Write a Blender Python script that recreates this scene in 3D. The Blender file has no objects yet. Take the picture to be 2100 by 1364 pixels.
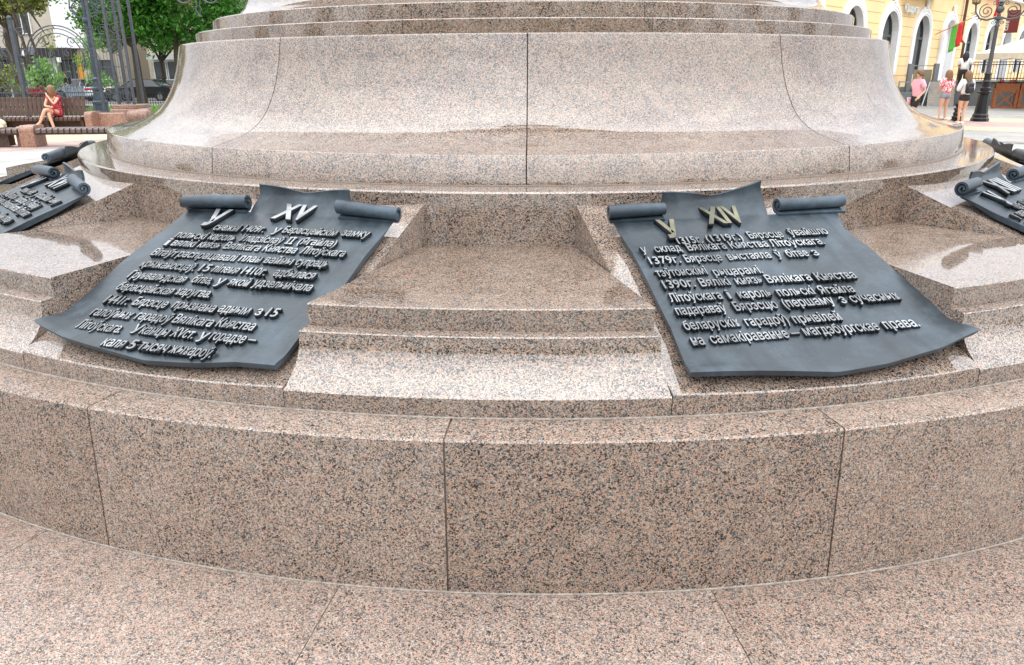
import bpy, bmesh, math, random
from mathutils import Vector, Matrix
import numpy as np
R = math.radians
sc = bpy.context.scene
COL = sc.collection
rnd = random.Random(7)

# ------------------------------------------------------------------ camera
PITCH, ROLL = R(18.9018), R(-0.3068)
fw = Vector((0, math.cos(PITCH), -math.sin(PITCH)))
r0 = Vector((1, 0, 0)); u0 = r0.cross(fw)
rt = math.cos(ROLL)*r0 + math.sin(ROLL)*u0
up = -math.sin(ROLL)*r0 + math.cos(ROLL)*u0
cam_d = bpy.data.cameras.new('camera'); cam = bpy.data.objects.new('camera', cam_d); COL.objects.link(cam)
M = Matrix((rt, up, -fw)).transposed().to_4x4(); M.translation = (0, 0, 1.8)
cam.matrix_world = M
cam_d.sensor_width = 36; cam_d.lens = 1561.28/2100*36; cam_d.clip_start = 0.05; cam_d.clip_end = 1000
sc.camera = cam

# ------------------------------------------------------------------ sky, sun, exposure
world = bpy.data.worlds.new('World'); sc.world = world; world.use_nodes = True
nt = world.node_tree; nt.nodes.clear()
def N(nt, t, **k):
    n = nt.nodes.new(t)
    for a, b in k.items(): setattr(n, a, b)
    return n
wo = N(nt, 'ShaderNodeOutputWorld'); bg = N(nt, 'ShaderNodeBackground'); bg.inputs[1].default_value = 0.1
sky = N(nt, 'ShaderNodeTexSky', sky_type='NISHITA'); sky.sun_disc = False
SUN_EL, SUN_AZ = R(52), R(150)      # azimuth clockwise from +Y
sky.sun_elevation = SUN_EL; sky.sun_rotation = SUN_AZ; sky.dust_density = 1.5
tc = N(nt, 'ShaderNodeTexCoord'); nz = N(nt, 'ShaderNodeTexNoise'); nz.inputs['Scale'].default_value = 2.2; nz.inputs['Detail'].default_value = 6
mp = N(nt, 'ShaderNodeMapping'); mp.inputs['Scale'].default_value = (1, 1, 2.2)
nt.links.new(tc.outputs['Generated'], mp.inputs[0]); nt.links.new(mp.outputs[0], nz.inputs[0])
cr = N(nt, 'ShaderNodeValToRGB'); cr.color_ramp.elements[0].position = 0.30; cr.color_ramp.elements[1].position = 0.50
cr.color_ramp.elements[0].color = (.72, .72, .72, 1); cr.color_ramp.elements[1].color = (1, 1, 1, 1)
cr2 = N(nt, 'ShaderNodeValToRGB'); cr2.color_ramp.elements[0].position = .3; cr2.color_ramp.elements[1].position = .7
cr2.color_ramp.elements[0].color = (7.2, 7.6, 8.3, 1); cr2.color_ramp.elements[1].color = (10, 10, 10, 1)
nt.links.new(nz.outputs[0], cr.inputs[0]); nt.links.new(nz.outputs[0], cr2.inputs[0])
mx = N(nt, 'ShaderNodeMix', data_type='RGBA')
nt.links.new(cr.outputs[0], mx.inputs[0]); nt.links.new(sky.outputs[0], mx.inputs[6]); nt.links.new(cr2.outputs[0], mx.inputs[7])
# overcast sky: three times brighter overhead than at the horizon (CIE overcast law)
sx = N(nt, 'ShaderNodeSeparateXYZ'); nt.links.new(tc.outputs['Generated'], sx.inputs[0])
om = N(nt, 'ShaderNodeMapRange'); om.inputs[1].default_value = 0; om.inputs[2].default_value = 1; om.inputs[3].default_value = 1.0; om.inputs[4].default_value = 5.6
nt.links.new(sx.outputs[2], om.inputs[0])
vsn = N(nt, 'ShaderNodeVectorMath', operation='SCALE'); nt.links.new(mx.outputs[2], vsn.inputs[0]); nt.links.new(om.outputs[0], vsn.inputs[3])
nt.links.new(vsn.outputs[0], bg.inputs[0]); nt.links.new(bg.outputs[0], wo.inputs[0])
sun_d = bpy.data.lights.new('sun', 'SUN'); sun = bpy.data.objects.new('sun', sun_d); COL.objects.link(sun)
sun_d.energy = 1.2; sun_d.angle = R(95); sun_d.color = (1, .95, .88)
sd = Vector((math.sin(SUN_AZ)*math.cos(SUN_EL), math.cos(SUN_AZ)*math.cos(SUN_EL), math.sin(SUN_EL)))
sun.rotation_euler = sd.to_track_quat('Z', 'Y').to_euler()
vs = sc.view_settings; vs.view_transform = 'Standard'; vs.look = 'None'; vs.gamma = 1; vs.use_curve_mapping = False; vs.exposure = -0.24

# ------------------------------------------------------------------ object helpers
def tag(o, label=None, cat=None, group=None, kind=None):
    if label: o['label'] = label
    if cat: o['category'] = cat
    if group: o['group'] = group
    if kind: o['kind'] = kind
    return o
def empty(name, loc=(0, 0, 0), rz=0.0, label=None, cat=None, group=None, kind=None):
    o = bpy.data.objects.new(name, None); COL.objects.link(o); o.location = loc; o.rotation_euler = (0, 0, rz)
    o.empty_display_size = .2
    return tag(o, label, cat, group, kind)
def link(name, me, parent=None, loc=None, rot=None):
    o = bpy.data.objects.new(name, me); COL.objects.link(o)
    if parent: o.parent = parent
    if loc is not None: o.location = loc
    if rot is not None: o.rotation_euler = rot
    return o
def smooth(me, ang=35):
    me.polygons.foreach_set('use_smooth', [True]*len(me.polygons)); me.set_sharp_from_angle(angle=R(ang))
class MB:
    """collects shapes; build() links them as one mesh object"""
    def __init__(s): s.v = []; s.f = []; s.m = []
    def add(s, vs, fs, mi=0):
        o = len(s.v); s.v += [tuple(p) for p in vs]; s.f += [tuple(i+o for i in f) for f in fs]; s.m += [mi]*len(fs); return s
    def box(s, c, d, rz=0, mi=0, bev=0, rx=0, ry=0):
        x, y, z = d[0]/2, d[1]/2, d[2]/2
        Rm = Matrix.Rotation(rz, 3, 'Z') @ Matrix.Rotation(ry, 3, 'Y') @ Matrix.Rotation(rx, 3, 'X')
        if bev <= 0:
            P = [(a*x, b*y, e*z) for e in (-1, 1) for b in (-1, 1) for a in (-1, 1)]
            F = [(0, 2, 3, 1), (4, 5, 7, 6), (0, 1, 5, 4), (2, 6, 7, 3), (0, 4, 6, 2), (1, 3, 7, 5)]
        else:
            bm = bmesh.new(); bmesh.ops.create_cube(bm, size=1)
            for v in bm.verts: v.co = (v.co.x*d[0], v.co.y*d[1], v.co.z*d[2])
            bmesh.ops.bevel(bm, geom=bm.edges[:], offset=bev, segments=1, affect='EDGES')
            P = [v.co[:] for v in bm.verts]; F = [[v.index for v in f.verts] for f in bm.faces]; bm.free()
        C = Vector(c)
        return s.add([Rm @ Vector(p) + C for p in P], F, mi)
    def tube(s, pts, r, n=6, mi=0, cap=True):
        pts = [Vector(p) for p in pts]; rr = r if isinstance(r, (list, tuple)) else [r]*len(pts)
        V = []; F = []; prev = None
        for i, p in enumerate(pts):
            t = (pts[min(i+1, len(pts)-1)] - pts[max(i-1, 0)])
            if t.length < 1e-9: t = Vector((0, 0, 1))
            t.normalize()
            if prev is None:
                a = Vector((0, 0, 1)) if abs(t.z) < .9 else Vector((1, 0, 0))
                x = t.cross(a).normalized()
            else:
                x = (prev - t*prev.dot(t))
                x = x.normalized() if x.length > 1e-6 else t.orthogonal().normalized()
            prev = x; y = t.cross(x)
            for k in range(n):
                a = 2*math.pi*k/n + (math.pi/n if n == 4 else 0); V.append(p + x*(math.cos(a)*rr[i]) + y*(math.sin(a)*rr[i]))
        for i in range(len(pts)-1):
            for k in range(n):
                k2 = (k+1) % n; F.append((i*n+k, i*n+k2, (i+1)*n+k2, (i+1)*n+k))
        if cap: F.append(tuple(reversed(range(n)))); F.append(tuple(range((len(pts)-1)*n, len(pts)*n)))
        return s.add(V, F, mi)
    def lathe(s, prof, c=(0, 0, 0), n=16, mi=0, cap=True):
        V = []; F = []
        for r, z in prof:
            for k in range(n):
                a = 2*math.pi*k/n; V.append((c[0]+r*math.cos(a), c[1]+r*math.sin(a), c[2]+z))
        for i in range(len(prof)-1):
            for k in range(n):
                k2 = (k+1) % n; F.append((i*n+k, i*n+k2, (i+1)*n+k2, (i+1)*n+k))
        if cap: F.append(tuple(reversed(range(n)))); F.append(tuple(range((len(prof)-1)*n, len(prof)*n)))
        return s.add(V, F, mi)
    def prism(s, poly, y0, y1, mi=0, axis='y'):
        """poly in (x,z), extruded along y"""
        n = len(poly); V = [(x, y0, z) for x, z in poly] + [(x, y1, z) for x, z in poly]
        F = [tuple(range(n)), tuple(reversed(range(n, 2*n)))] + [(i, i+n, (i+1) % n+n, (i+1) % n) for i in range(n)]
        return s.add(V, F, mi)
    def ball(s, c, r, n=8, mi=0, sc_=(1, 1, 1)):
        pr = []; V = []; F = []
        for i in range(1, n):
            a = math.pi*i/n
            for k in range(2*n):
                b = math.pi*k/n; V.append((c[0]+r*sc_[0]*math.sin(a)*math.cos(b), c[1]+r*sc_[1]*math.sin(a)*math.sin(b), c[2]+r*sc_[2]*math.cos(a)))
        m = 2*n
        for i in range(n-2):
            for k in range(m): F.append((i*m+k, (i+1)*m+k, (i+1)*m+(k+1) % m, i*m+(k+1) % m))
        V.append((c[0], c[1], c[2]+r*sc_[2])); V.append((c[0], c[1], c[2]-r*sc_[2])); t = len(V)-2
        for k in range(m): F.append((t, k, (k+1) % m)); F.append((t+1, (n-2)*m+(k+1) % m, (n-2)*m+k))
        return s.add(V, F, mi)
    def mesh(s, name, mats, sm=None, fix=True):
        me = bpy.data.meshes.new(name); me.from_pydata(s.v, [], s.f)
        for m in (mats if isinstance(mats, (list, tuple)) else [mats]): me.materials.append(m)
        if any(s.m): me.polygons.foreach_set('material_index', s.m)
        if fix:
            bm = bmesh.new(); bm.from_mesh(me); bmesh.ops.recalc_face_normals(bm, faces=bm.faces); bm.to_mesh(me); bm.free()
        if sm: smooth(me, sm)
        me.update(); return me
    def build(s, name, mats, parent=None, sm=None, loc=None, rot=None, fix=True):
        return link(name, s.mesh(name, mats, sm, fix), parent, loc, rot)

# ------------------------------------------------------------------ materials
def newmat(name):
    m = bpy.data.materials.new(name); m.use_nodes = True
    return m, m.node_tree, m.node_tree.nodes['Principled BSDF']
def ramp(nt, stops, interp='LINEAR'):
    n = N(nt, 'ShaderNodeValToRGB'); e = n.color_ramp.elements; n.color_ramp.interpolation = interp
    while len(e) > 1: e.remove(e[-1])
    e[0].position = stops[0][0]; e[0].color = (*stops[0][1], 1)
    for p, c in stops[1:]:
        k = e.new(p); k.color = (*c, 1)
    return n
def plain(name, col, rough=.6, metal=0.0, var=.12, scale=6.0, bump=0.0, spec=.5):
    m, nt, b = newmat(name)
    tc = N(nt, 'ShaderNodeTexCoord'); nz = N(nt, 'ShaderNodeTexNoise'); nz.inputs['Scale'].default_value = scale; nz.inputs['Detail'].default_value = 5
    nt.links.new(tc.outputs['Object'], nz.inputs[0])
    cr = ramp(nt, [(.3, tuple(c*(1-var) for c in col)), (.7, tuple(min(1, c*(1+var)) for c in col))])
    nt.links.new(nz.outputs[0], cr.inputs[0]); nt.links.new(cr.outputs[0], b.inputs['Base Color'])
    b.inputs['Roughness'].default_value = rough; b.inputs['Metallic'].default_value = metal; b.inputs['Specular IOR Level'].default_value = spec
    if bump:
        bp = N(nt, 'ShaderNodeBump'); bp.inputs['Strength'].default_value = bump; bp.inputs['Distance'].default_value = .02
        nt.links.new(nz.outputs[0], bp.inputs['Height']); nt.links.new(bp.outputs[0], b.inputs['Normal'])
    return m
def granite(name, rough=.08, scale=215, tint=(1, 1, 1), dark=0.0, light=1.0, ior=1.5, red=0.0, rvar=.06):
    m, nt, b = newmat(name); L = nt.links.new
    tc = N(nt, 'ShaderNodeTexCoord'); oi = N(nt, 'ShaderNodeObjectInfo')
    off = N(nt, 'ShaderNodeVectorMath', operation='SCALE'); off.inputs[3].default_value = 37.0
    comb = N(nt, 'ShaderNodeCombineXYZ'); L(oi.outputs['Random'], comb.inputs[0]); L(oi.outputs['Random'], comb.inputs[1]); L(comb.outputs[0], off.inputs[0])
    add = N(nt, 'ShaderNodeVectorMath', operation='ADD'); L(tc.outputs['Object'], add.inputs[0]); L(off.outputs[0], add.inputs[1])
    # ragged grain borders
    wn = N(nt, 'ShaderNodeTexNoise'); wn.inputs['Scale'].default_value = scale*1.3; wn.inputs['Detail'].default_value = 2
    L(add.outputs[0], wn.inputs[0])
    ws = N(nt, 'ShaderNodeVectorMath', operation='SCALE'); ws.inputs[3].default_value = .85/scale; L(wn.outputs['Color'], ws.inputs[0])
    wa = N(nt, 'ShaderNodeVectorMath', operation='ADD'); L(add.outputs[0], wa.inputs[0]); L(ws.outputs[0], wa.inputs[1])
    v1 = N(nt, 'ShaderNodeTexVoronoi'); v1.inputs['Scale'].default_value = scale; L(wa.outputs[0], v1.inputs[0])
    sp = N(nt, 'ShaderNodeSeparateColor'); L(v1.outputs['Color'], sp.inputs[0])
    # clouds of greyer and pinker rock
    cl = N(nt, 'ShaderNodeTexNoise'); cl.inputs['Scale'].default_value = 13; cl.inputs['Detail'].default_value = 4; L(add.outputs[0], cl.inputs[0])
    clr = N(nt, 'ShaderNodeMapRange'); clr.inputs[1].default_value = .3; clr.inputs[2].default_value = .7; clr.inputs[3].default_value = -.11; clr.inputs[4].default_value = .11
    L(cl.outputs[0], clr.inputs[0])
    ov = N(nt, 'ShaderNodeMapRange'); ov.inputs[3].default_value = -.07; ov.inputs[4].default_value = .07; L(oi.outputs['Random'], ov.inputs[0])
    s1 = N(nt, 'ShaderNodeMath', operation='ADD'); L(sp.outputs[0], s1.inputs[0]); L(clr.outputs[0], s1.inputs[1])
    s2 = N(nt, 'ShaderNodeMath', operation='ADD', use_clamp=True); L(s1.outputs[0], s2.inputs[0]); L(ov.outputs[0], s2.inputs[1])
    T = lambda c: tuple(min(1, c[i]*tint[i]*light) for i in range(3))
    g = ramp(nt, [(0, T((.03, .030, .032))), (.055+dark, T((.07, .07, .072))), (.09+dark, T((.15, .15, .145))), (.20+dark, T((.23, .235, .225))), (.34+dark, T((.30, .28, .25))),
                  (.38+dark, T((.42, .345, .27))), (.55, T((.48, .355, .265))), (.60, T((.52, .335-red*.08, .235-red*.08))), (.80, T((.58, .385-red*.1, .285-red*.1))), (.84, T((.46, .42, .36))), (1, T((.58, .53, .47)))])
    L(s2.outputs[0], g.inputs[0])
    # thin dark seams between grains
    v2 = N(nt, 'ShaderNodeTexVoronoi', feature='DISTANCE_TO_EDGE'); v2.inputs['Scale'].default_value = scale; L(wa.outputs[0], v2.inputs[0])
    e = N(nt, 'ShaderNodeMapRange'); e.inputs[1].default_value = 0; e.inputs[2].default_value = .09; e.inputs[3].default_value = .30; e.inputs[4].default_value = 1
    L(v2.outputs[0], e.inputs[0])
    # small black mica flecks
    v3 = N(nt, 'ShaderNodeTexVoronoi'); v3.inputs['Scale'].default_value = scale*1.75; L(wa.outputs[0], v3.inputs[0])
    sp3 = N(nt, 'ShaderNodeSeparateColor'); L(v3.outputs['Color'], sp3.inputs[0])
    fl = N(nt, 'ShaderNodeMath', operation='GREATER_THAN'); fl.inputs[1].default_value = .16; L(sp3.outputs[1], fl.inputs[0])
    fl2 = N(nt, 'ShaderNodeMapRange'); fl2.inputs[3].default_value = .22; fl2.inputs[4].default_value = 1; L(fl.outputs[0], fl2.inputs[0])
    mu = N(nt, 'ShaderNodeMath', operation='MULTIPLY'); L(e.outputs[0], mu.inputs[0]); L(fl2.outputs[0], mu.inputs[1])
    sc1 = N(nt, 'ShaderNodeVectorMath', operation='SCALE'); L(g.outputs[0], sc1.inputs[0]); L(mu.outputs[0], sc1.inputs[3])
    # weathering film, faint drips and dust
    wt = N(nt, 'ShaderNodeTexNoise'); wt.inputs['Scale'].default_value = 2.4; wt.inputs['Detail'].default_value = 6; L(add.outputs[0], wt.inputs[0])
    wr = N(nt, 'ShaderNodeMapRange'); wr.inputs[1].default_value = .35; wr.inputs[2].default_value = .7; wr.inputs[3].default_value = .95; wr.inputs[4].default_value = 1.04; L(wt.outputs[0], wr.inputs[0])
    sc2 = N(nt, 'ShaderNodeVectorMath', operation='SCALE'); L(sc1.outputs[0], sc2.inputs[0]); L(wr.outputs[0], sc2.inputs[3])
    # every block was cut from a slightly different part of the quarry
    fr = N(nt, 'ShaderNodeMath', operation='MULTIPLY'); fr.inputs[1].default_value = 7.31; L(oi.outputs['Random'], fr.inputs[0])
    f2 = N(nt, 'ShaderNodeMath', operation='FRACT'); L(fr.outputs[0], f2.inputs[0])
    hs = N(nt, 'ShaderNodeHueSaturation'); L(sc2.outputs[0], hs.inputs['Color'])
    m1 = N(nt, 'ShaderNodeMapRange'); m1.inputs[3].default_value = .86; m1.inputs[4].default_value = 1.08; L(f2.outputs[0], m1.inputs[0]); L(m1.outputs[0], hs.inputs['Saturation'])
    m3 = N(nt, 'ShaderNodeMapRange'); m3.inputs[3].default_value = 1.05; m3.inputs[4].default_value = .88; L(f2.outputs[0], m3.inputs[0]); L(m3.outputs[0], hs.inputs['Value'])
    L(hs.outputs[0], b.inputs['Base Color'])
    rr = N(nt, 'ShaderNodeMapRange'); rr.inputs[1].default_value = .35; rr.inputs[2].default_value = .65; rr.inputs[3].default_value = max(.01, rough-rvar*.5); rr.inputs[4].default_value = rough+rvar
    L(wt.outputs[0], rr.inputs[0]); L(rr.outputs[0], b.inputs['Roughness'])
    b.inputs['IOR'].default_value = ior
    return m
G_POL = granite('granite_polished', rough=.055, rvar=.02, ior=1.85, light=.80, dark=.03, tint=(.97, .925, .90))
G_WALL = granite('granite_wall', rough=.2, rvar=.08, ior=1.5, scale=200, tint=(.78, .725, .70))
G_FLOOR = granite('granite_floor', rough=.38, rvar=.1, scale=190, tint=(.76, .69, .665))
G_RED = granite('granite_red', rough=.3, scale=90, tint=(1, .75, .68), red=.6)
MORTAR = plain('mortar_dark', (.20, .16, .13), .9, scale=60)
MORTAR_L = plain('mortar_light', (.27, .24, .205), .9, scale=60, var=.35)

# ------------------------------------------------------------------ monument geometry
CX, CY = 0.17067, 7.09173
A0 = -93.6                                     # direction of the central stair block
mon = empty('monument_pedestal', (CX, CY, 0), 0, 'round stepped pedestal of polished pink granite with a flared bell and twelve radiating blocks', 'monument')
def wedge(name, prof, ha, centre, mat, steps=None, ring=None, gap=0.0012, sm=30, cls=True):
    """prof: closed list of (r, z); ha(r) -> half angle in degrees; stone of revolution around the pedestal axis"""
    n = steps or 8; V = []; F = []; m = len(prof)
    for i in range(n+1):
        t = -1 + 2*i/n
        for r, z in prof:
            h = ha(r) - math.degrees(gap/max(r, .1))
            a = R(centre + t*h); V.append((r*math.cos(a), r*math.sin(a), z))
    for i in range(n):
        for k in range(m):
            k2 = (k+1) % m; F.append((i*m+k, i*m+k2, (i+1)*m+k2, (i+1)*m+k))
    F.append(tuple(reversed(range(m)))); F.append(tuple(range(n*m, (n+1)*m)))
    mb = MB().add(V, F); return mb.build(name, mat, mon, sm=sm)
def cham(p, q, r_, d=.004):
    """chamfer the corner q between p and r_"""
    p, q, r_ = Vector(p), Vector(q), Vector(r_)
    return [tuple(q + (p-q).normalized()*d), tuple(q + (r_-q).normalized()*d)]
def ringstones(name, prof, joints, mat, steps=None, gap=.0018, sm=30):
    J = list(joints)
    for a, b in zip(J[:-1], J[1:]):
        wedge(name, prof, lambda r, h=(b-a)/2: h, (a+b)/2, mat, steps or max(4, int((b-a)/1.6)), sm=sm, gap=gap)
def full(start, step): 
    n = round(360/step); return [start + step*k for k in range(n+1)]

# dark core seen only through the joints
core = MB()
core.lathe([(4.70, .0), (4.968, .02), (4.945, .696), (4.0, .68)], n=180, cap=False)
core.lathe([(3.5, .90), (3.58, .90), (3.58, 1.26), (3.37, 1.274), (3.36, 1.40), (3.2, 1.43), (2.95, 1.55), (2.85, 1.75), (2.8, 1.97), (2.69, 1.98), (2.69, 2.06), (2.56, 2.07), (2.56, 2.15)], n=180, cap=False)
core.build('mortar_core', MORTAR, mon, sm=30)

# kerb wall with its ledge
prof = [(4.6, .154)] + [(4.9745, .154)] + cham((4.9745, .154), (4.951, .7035), (4.6, .7035), .006) + [(4.6, .7035)]
ringstones('wall_stone', prof, full(-94.49-15*12, 15), G_WALL, steps=14, gap=.0032)
MB().lathe([(4.9735, .1503), (4.9790, .1505), (4.9788, .1535), (4.9738, .1555)], n=220, cap=False).build('mortar_bead', MORTAR_L, mon)
MB().lathe([(4.775, .7038), (4.7915, .7040), (4.7905, .7065), (4.785, .7085)], n=220, cap=False).build('mortar_bead', MORTAR_L, mon)

# the curb and stairs between the plaques
SW = .59
def ha_stair(r): return 15 - math.degrees(math.asin(SW/max(r, 1)))
cove = [(4.665, .9497), (4.666, .925), (4.670, .90), (4.678, .876), (4.690, .855), (4.706, .834), (4.726, .814), (4.750, .797), (4.774, .7815)]
lower = [(3.6, .708)] + [(4.786, .708)] + [(4.787, .773), (4.783, .7775)] + cove[::-1][:-1] + [(4.6655, .9462), (4.662, .9497)] + [(3.6, .9497)]
upper = [(3.604, .9503), (4.60, .9503)] + [(4.6005, 1.026), (4.5965, 1.030)] + [(3.604, 1.030)]
for k in range(12):
    a = A0 + 30*k
    wedge('stair_block', lower, ha_stair, a, G_POL, 12, gap=.0015)
    wedge('stair_tread', upper, ha_stair, a, G_POL, 12, gap=.0012)
# sloping slabs that carry the plaques
SL = (.777-1.23)/(4.76-3.53)
def slab_z(rho): return 1.23 + SL*(rho-3.53)
def slab(phi):
    V = []; F = []; nu, nr = 12, 14
    w = SW-.0018; top = []
    for i in range(nu+1):
        u = -w + 2*w*i/nu; ro = math.sqrt(4.786**2-u*u); rows = [3.45 + (ro-3.45)*(j/nr) for j in range(nr)]
        rows += [ro-.005, ro-.0005]
        row = []
        for j, rho in enumerate(rows):
            z = slab_z(rho)
            if rho > 4.66: z += .30*(rho-4.66)**2*2
            if j == len(rows)-1: z -= .004
            row.append((rho, u, z))
        row += [(ro, u, .708), (3.45, u, .708)]
        top.append(row)
    m = len(top[0])
    for row in top: V += row
    for i in range(nu):
        for k in range(m):
            k2 = (k+1) % m; F.append((i*m+k, i*m+k2, (i+1)*m+k2, (i+1)*m+k))
    F.append(tuple(range(m))); F.append(tuple(reversed(range(nu*m, (nu+1)*m))))
    o = MB().add(V, F).build('plaque_slab', G_POL, mon, sm=30); o.rotation_euler = (0, 0, R(phi)); return o
for k in range(12): slab(A0+15+30*k)

# cornice ring behind the niches
prof = [(3.3, .96), (3.600, .96)] + cham((3.6, .96), (3.602, 1.280), (3.3, 1.280), .008) + [(3.3, 1.280)]
ringstones('cornice_stone', prof, full(A0+15-180, 30), G_POL, steps=20)
# base block and bell
bell = [(3.388, 1.4255), (3.37, 1.4285), (3.33, 1.436), (3.27, 1.449), (3.20, 1.4665), (3.13, 1.492), (3.08, 1.519), (3.03, 1.556), (2.985, 1.606), (2.948, 1.662), (2.915, 1.725), (2.89, 1.79), (2.868, 1.86), (2.852, 1.93), (2.842, 1.972), (2.838, 1.988), (2.833, 1.9935)]
def subdiv(p, k=3):
    out = []
    for i in range(len(p)-1):
        a = p[max(i-1, 0)]; b = p[i]; c = p[i+1]; d = p[min(i+2, len(p)-1)]
        for j in range(k):
            t = j/k
            out.append(tuple(.5*((2*b[q]) + (-a[q]+c[q])*t + (2*a[q]-5*b[q]+4*c[q]-d[q])*t*t + (-a[q]+3*b[q]-3*c[q]+d[q])*t**3) for q in (0, 1)))
    return out + [p[-1]]
prof = [(2.75, 1.2807), (3.414, 1.2807), (3.3925, 1.4215)] + subdiv(bell) + [(2.6, 1.9935)]
ringstones('bell_panel', prof, full(-91.65-180, 30), G_POL, steps=30, sm=40, gap=.003)
MB().lathe([(3.412, 1.2803), (3.4175, 1.2803), (3.4165, 1.284), (3.412, 1.287)], n=200, cap=False).build('mortar_bead', MORTAR, mon)
# rings over the bell
J2 = [-135.6, -106.3, -77.2, -47.6] + [-47.6+29.75*k for k in range(1, 8)]; J2 = [-135.6-29.6] + J2; J2.append(J2[0]+360)
prof = [(2.4, 1.9942), (2.713, 1.9942)] + cham((2.713, 1.9942), (2.7125, 2.0748), (2.4, 2.0748), .005) + [(2.4, 2.0748)]
ringstones('ring_stone', prof, J2, G_POL, steps=20)
J3 = [-106.3, -77.15] + [-77.15 + 30.08*k for k in range(1, 12)]; J3[-1] = -106.3+360
prof = [(2.2, 2.0755), (2.584, 2.0755)] + cham((2.584, 2.0755), (2.583, 2.168), (2.2, 2.168), .005) + [(2.2, 2.168)]
ringstones('ring_stone', prof, J3, G_POL, steps=20)
b2 = [(2.50, 2.172), (2.47, 2.18), (2.42, 2.20), (2.37, 2.235), (2.33, 2.29), (2.30, 2.36), (2.27, 2.46), (2.25, 2.60), (2.235, 2.75), (2.23, 2.9)]
prof = [(1.9, 2.1685), (2.50, 2.1685)] + subdiv(b2) + [(1.9, 2.9)]
ringstones('upper_bell_panel', prof, full(-92-180, 30), G_POL, steps=16, sm=40)
shaft = MB().lathe([(1.5, 2.901), (2.36, 2.901), (2.36, 3.05), (2.10, 3.10), (1.75, 3.25), (1.50, 3.6), (1.35, 4.2), (1.28, 5.4), (1.25, 5.8), (1.6, 5.95), (1.6, 6.15), (1.1, 6.2), (.9, 6.5), (.78, 8.5), (.72, 12.5), (1.0, 12.7), (1.0, 12.9), (.6, 13), (.45, 13.6), (.35, 15)], n=96)
shaft.build('column_shaft', G_POL, mon, sm=30)

# paving round the pedestal: radial slabs on a step above the plaza
pv = empty('granite_step', (CX, CY, 0), 0, 'round granite step paved with radial slabs around the pedestal', 'step')
jo = [-98.8, -84.3, -69.8, -55.3, -40.8] ; jo = [-113.1, -98.8, -84.3, -69.9] + [-69.9+14.37*k for k in range(1, 23)]; jo[-1] = -113.1+360
for a, b in zip(jo[:-1], jo[1:]):
    prof = [(4.6, .02), (5.92, .02)] + [(5.92, .144), (5.914, .15)] + [(4.6, .15)]
    o = wedge('paving_slab', prof, lambda r, h=(b-a)/2: h, (a+b)/2, G_FLOOR, 10, gap=.0018); o.parent = pv
MB().lathe([(4.5, .0), (5.915, .0), (5.912, .145), (4.9, .145)], n=180, cap=False).build('mortar_bed', MORTAR_L, pv)

# ------------------------------------------------------------------ bronze scroll plaques
def bronze(name, top, side, rough=.42):
    """patinated bronze: paler colour on the flat letter faces, darker colour on the relief sides (local normal)"""
    m, nt, b = newmat(name); L = nt.links.new
    tc = N(nt, 'ShaderNodeTexCoord'); nz = N(nt, 'ShaderNodeTexNoise'); nz.inputs['Scale'].default_value = 5; nz.inputs['Detail'].default_value = 8; nz.inputs['Roughness'].default_value = .65
    L(tc.outputs['Object'], nz.inputs[0])
    r = ramp(nt, [(.25, tuple(c*.45 for c in top)), (.48, top), (.68, tuple(c*2.1 for c in top))]); L(nz.outputs[0], r.inputs[0])
    n2 = N(nt, 'ShaderNodeTexNoise'); n2.inputs['Scale'].default_value = 60; n2.inputs['Detail'].default_value = 4; L(tc.outputs['Object'], n2.inputs[0])
    # pale specks and scratches
    sp = N(nt, 'ShaderNodeTexVoronoi'); sp.inputs['Scale'].default_value = 26; L(tc.outputs['Object'], sp.inputs[0])
    lt = N(nt, 'ShaderNodeMath', operation='LESS_THAN'); lt.inputs[1].default_value = .045; L(sp.outputs['Distance'], lt.inputs[0])
    m2 = N(nt, 'ShaderNodeMix', data_type='RGBA'); L(lt.outputs[0], m2.inputs[0]); L(r.outputs[0], m2.inputs[6]); m2.inputs[7].default_value = (.16, .18, .19, 1)
    # rain streaks running down the sheet and a pale bloom
    ms_ = N(nt, 'ShaderNodeMapping'); ms_.inputs['Scale'].default_value = (16, 2.2, 6); L(tc.outputs['Object'], ms_.inputs[0])
    n3 = N(nt, 'ShaderNodeTexNoise'); n3.inputs['Scale'].default_value = 1; n3.inputs['Detail'].default_value = 6; L(ms_.outputs[0], n3.inputs[0])
    r3 = ramp(nt, [(.35, (.72, .74, .76)), (.5, (1, 1, 1)), (.72, (1.0, 1.0, 1.0))]); L(n3.outputs[0], r3.inputs[0])
    m4 = N(nt, 'ShaderNodeMix', data_type='RGBA', blend_type='MULTIPLY'); m4.inputs[0].default_value = 1; L(m2.outputs[2], m4.inputs[6]); L(r3.outputs[0], m4.inputs[7])
    L(m4.outputs[2], b.inputs['Base Color'])
    b.inputs['Metallic'].default_value = .12; b.inputs['Specular IOR Level'].default_value = .36
    rr = N(nt, 'ShaderNodeMapRange'); rr.inputs[1].default_value = .3; rr.inputs[2].default_value = .7; rr.inputs[3].default_value = rough-.08; rr.inputs[4].default_value = rough+.26
    L(nz.outputs[0], rr.inputs[0]); L(rr.outputs[0], b.inputs['Roughness'])
    bp = N(nt, 'ShaderNodeBump'); bp.inputs['Strength'].default_value = .6; bp.inputs['Distance'].default_value = .006
    ad = N(nt, 'ShaderNodeMath', operation='MULTIPLY_ADD'); L(n2.outputs[0], ad.inputs[0]); ad.inputs[1].default_value = .25; L(nz.outputs[0], ad.inputs[2])
    L(ad.outputs[0], bp.inputs['Height']); L(bp.outputs[0], b.inputs['Normal'])
    return m
B_SHEET = bronze('bronze_sheet', (.034, .045, .054), None, .32)
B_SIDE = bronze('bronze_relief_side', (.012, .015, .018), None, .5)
B_FACE = bronze('bronze_letter_face', (.215, .226, .232), None, .45)
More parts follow.
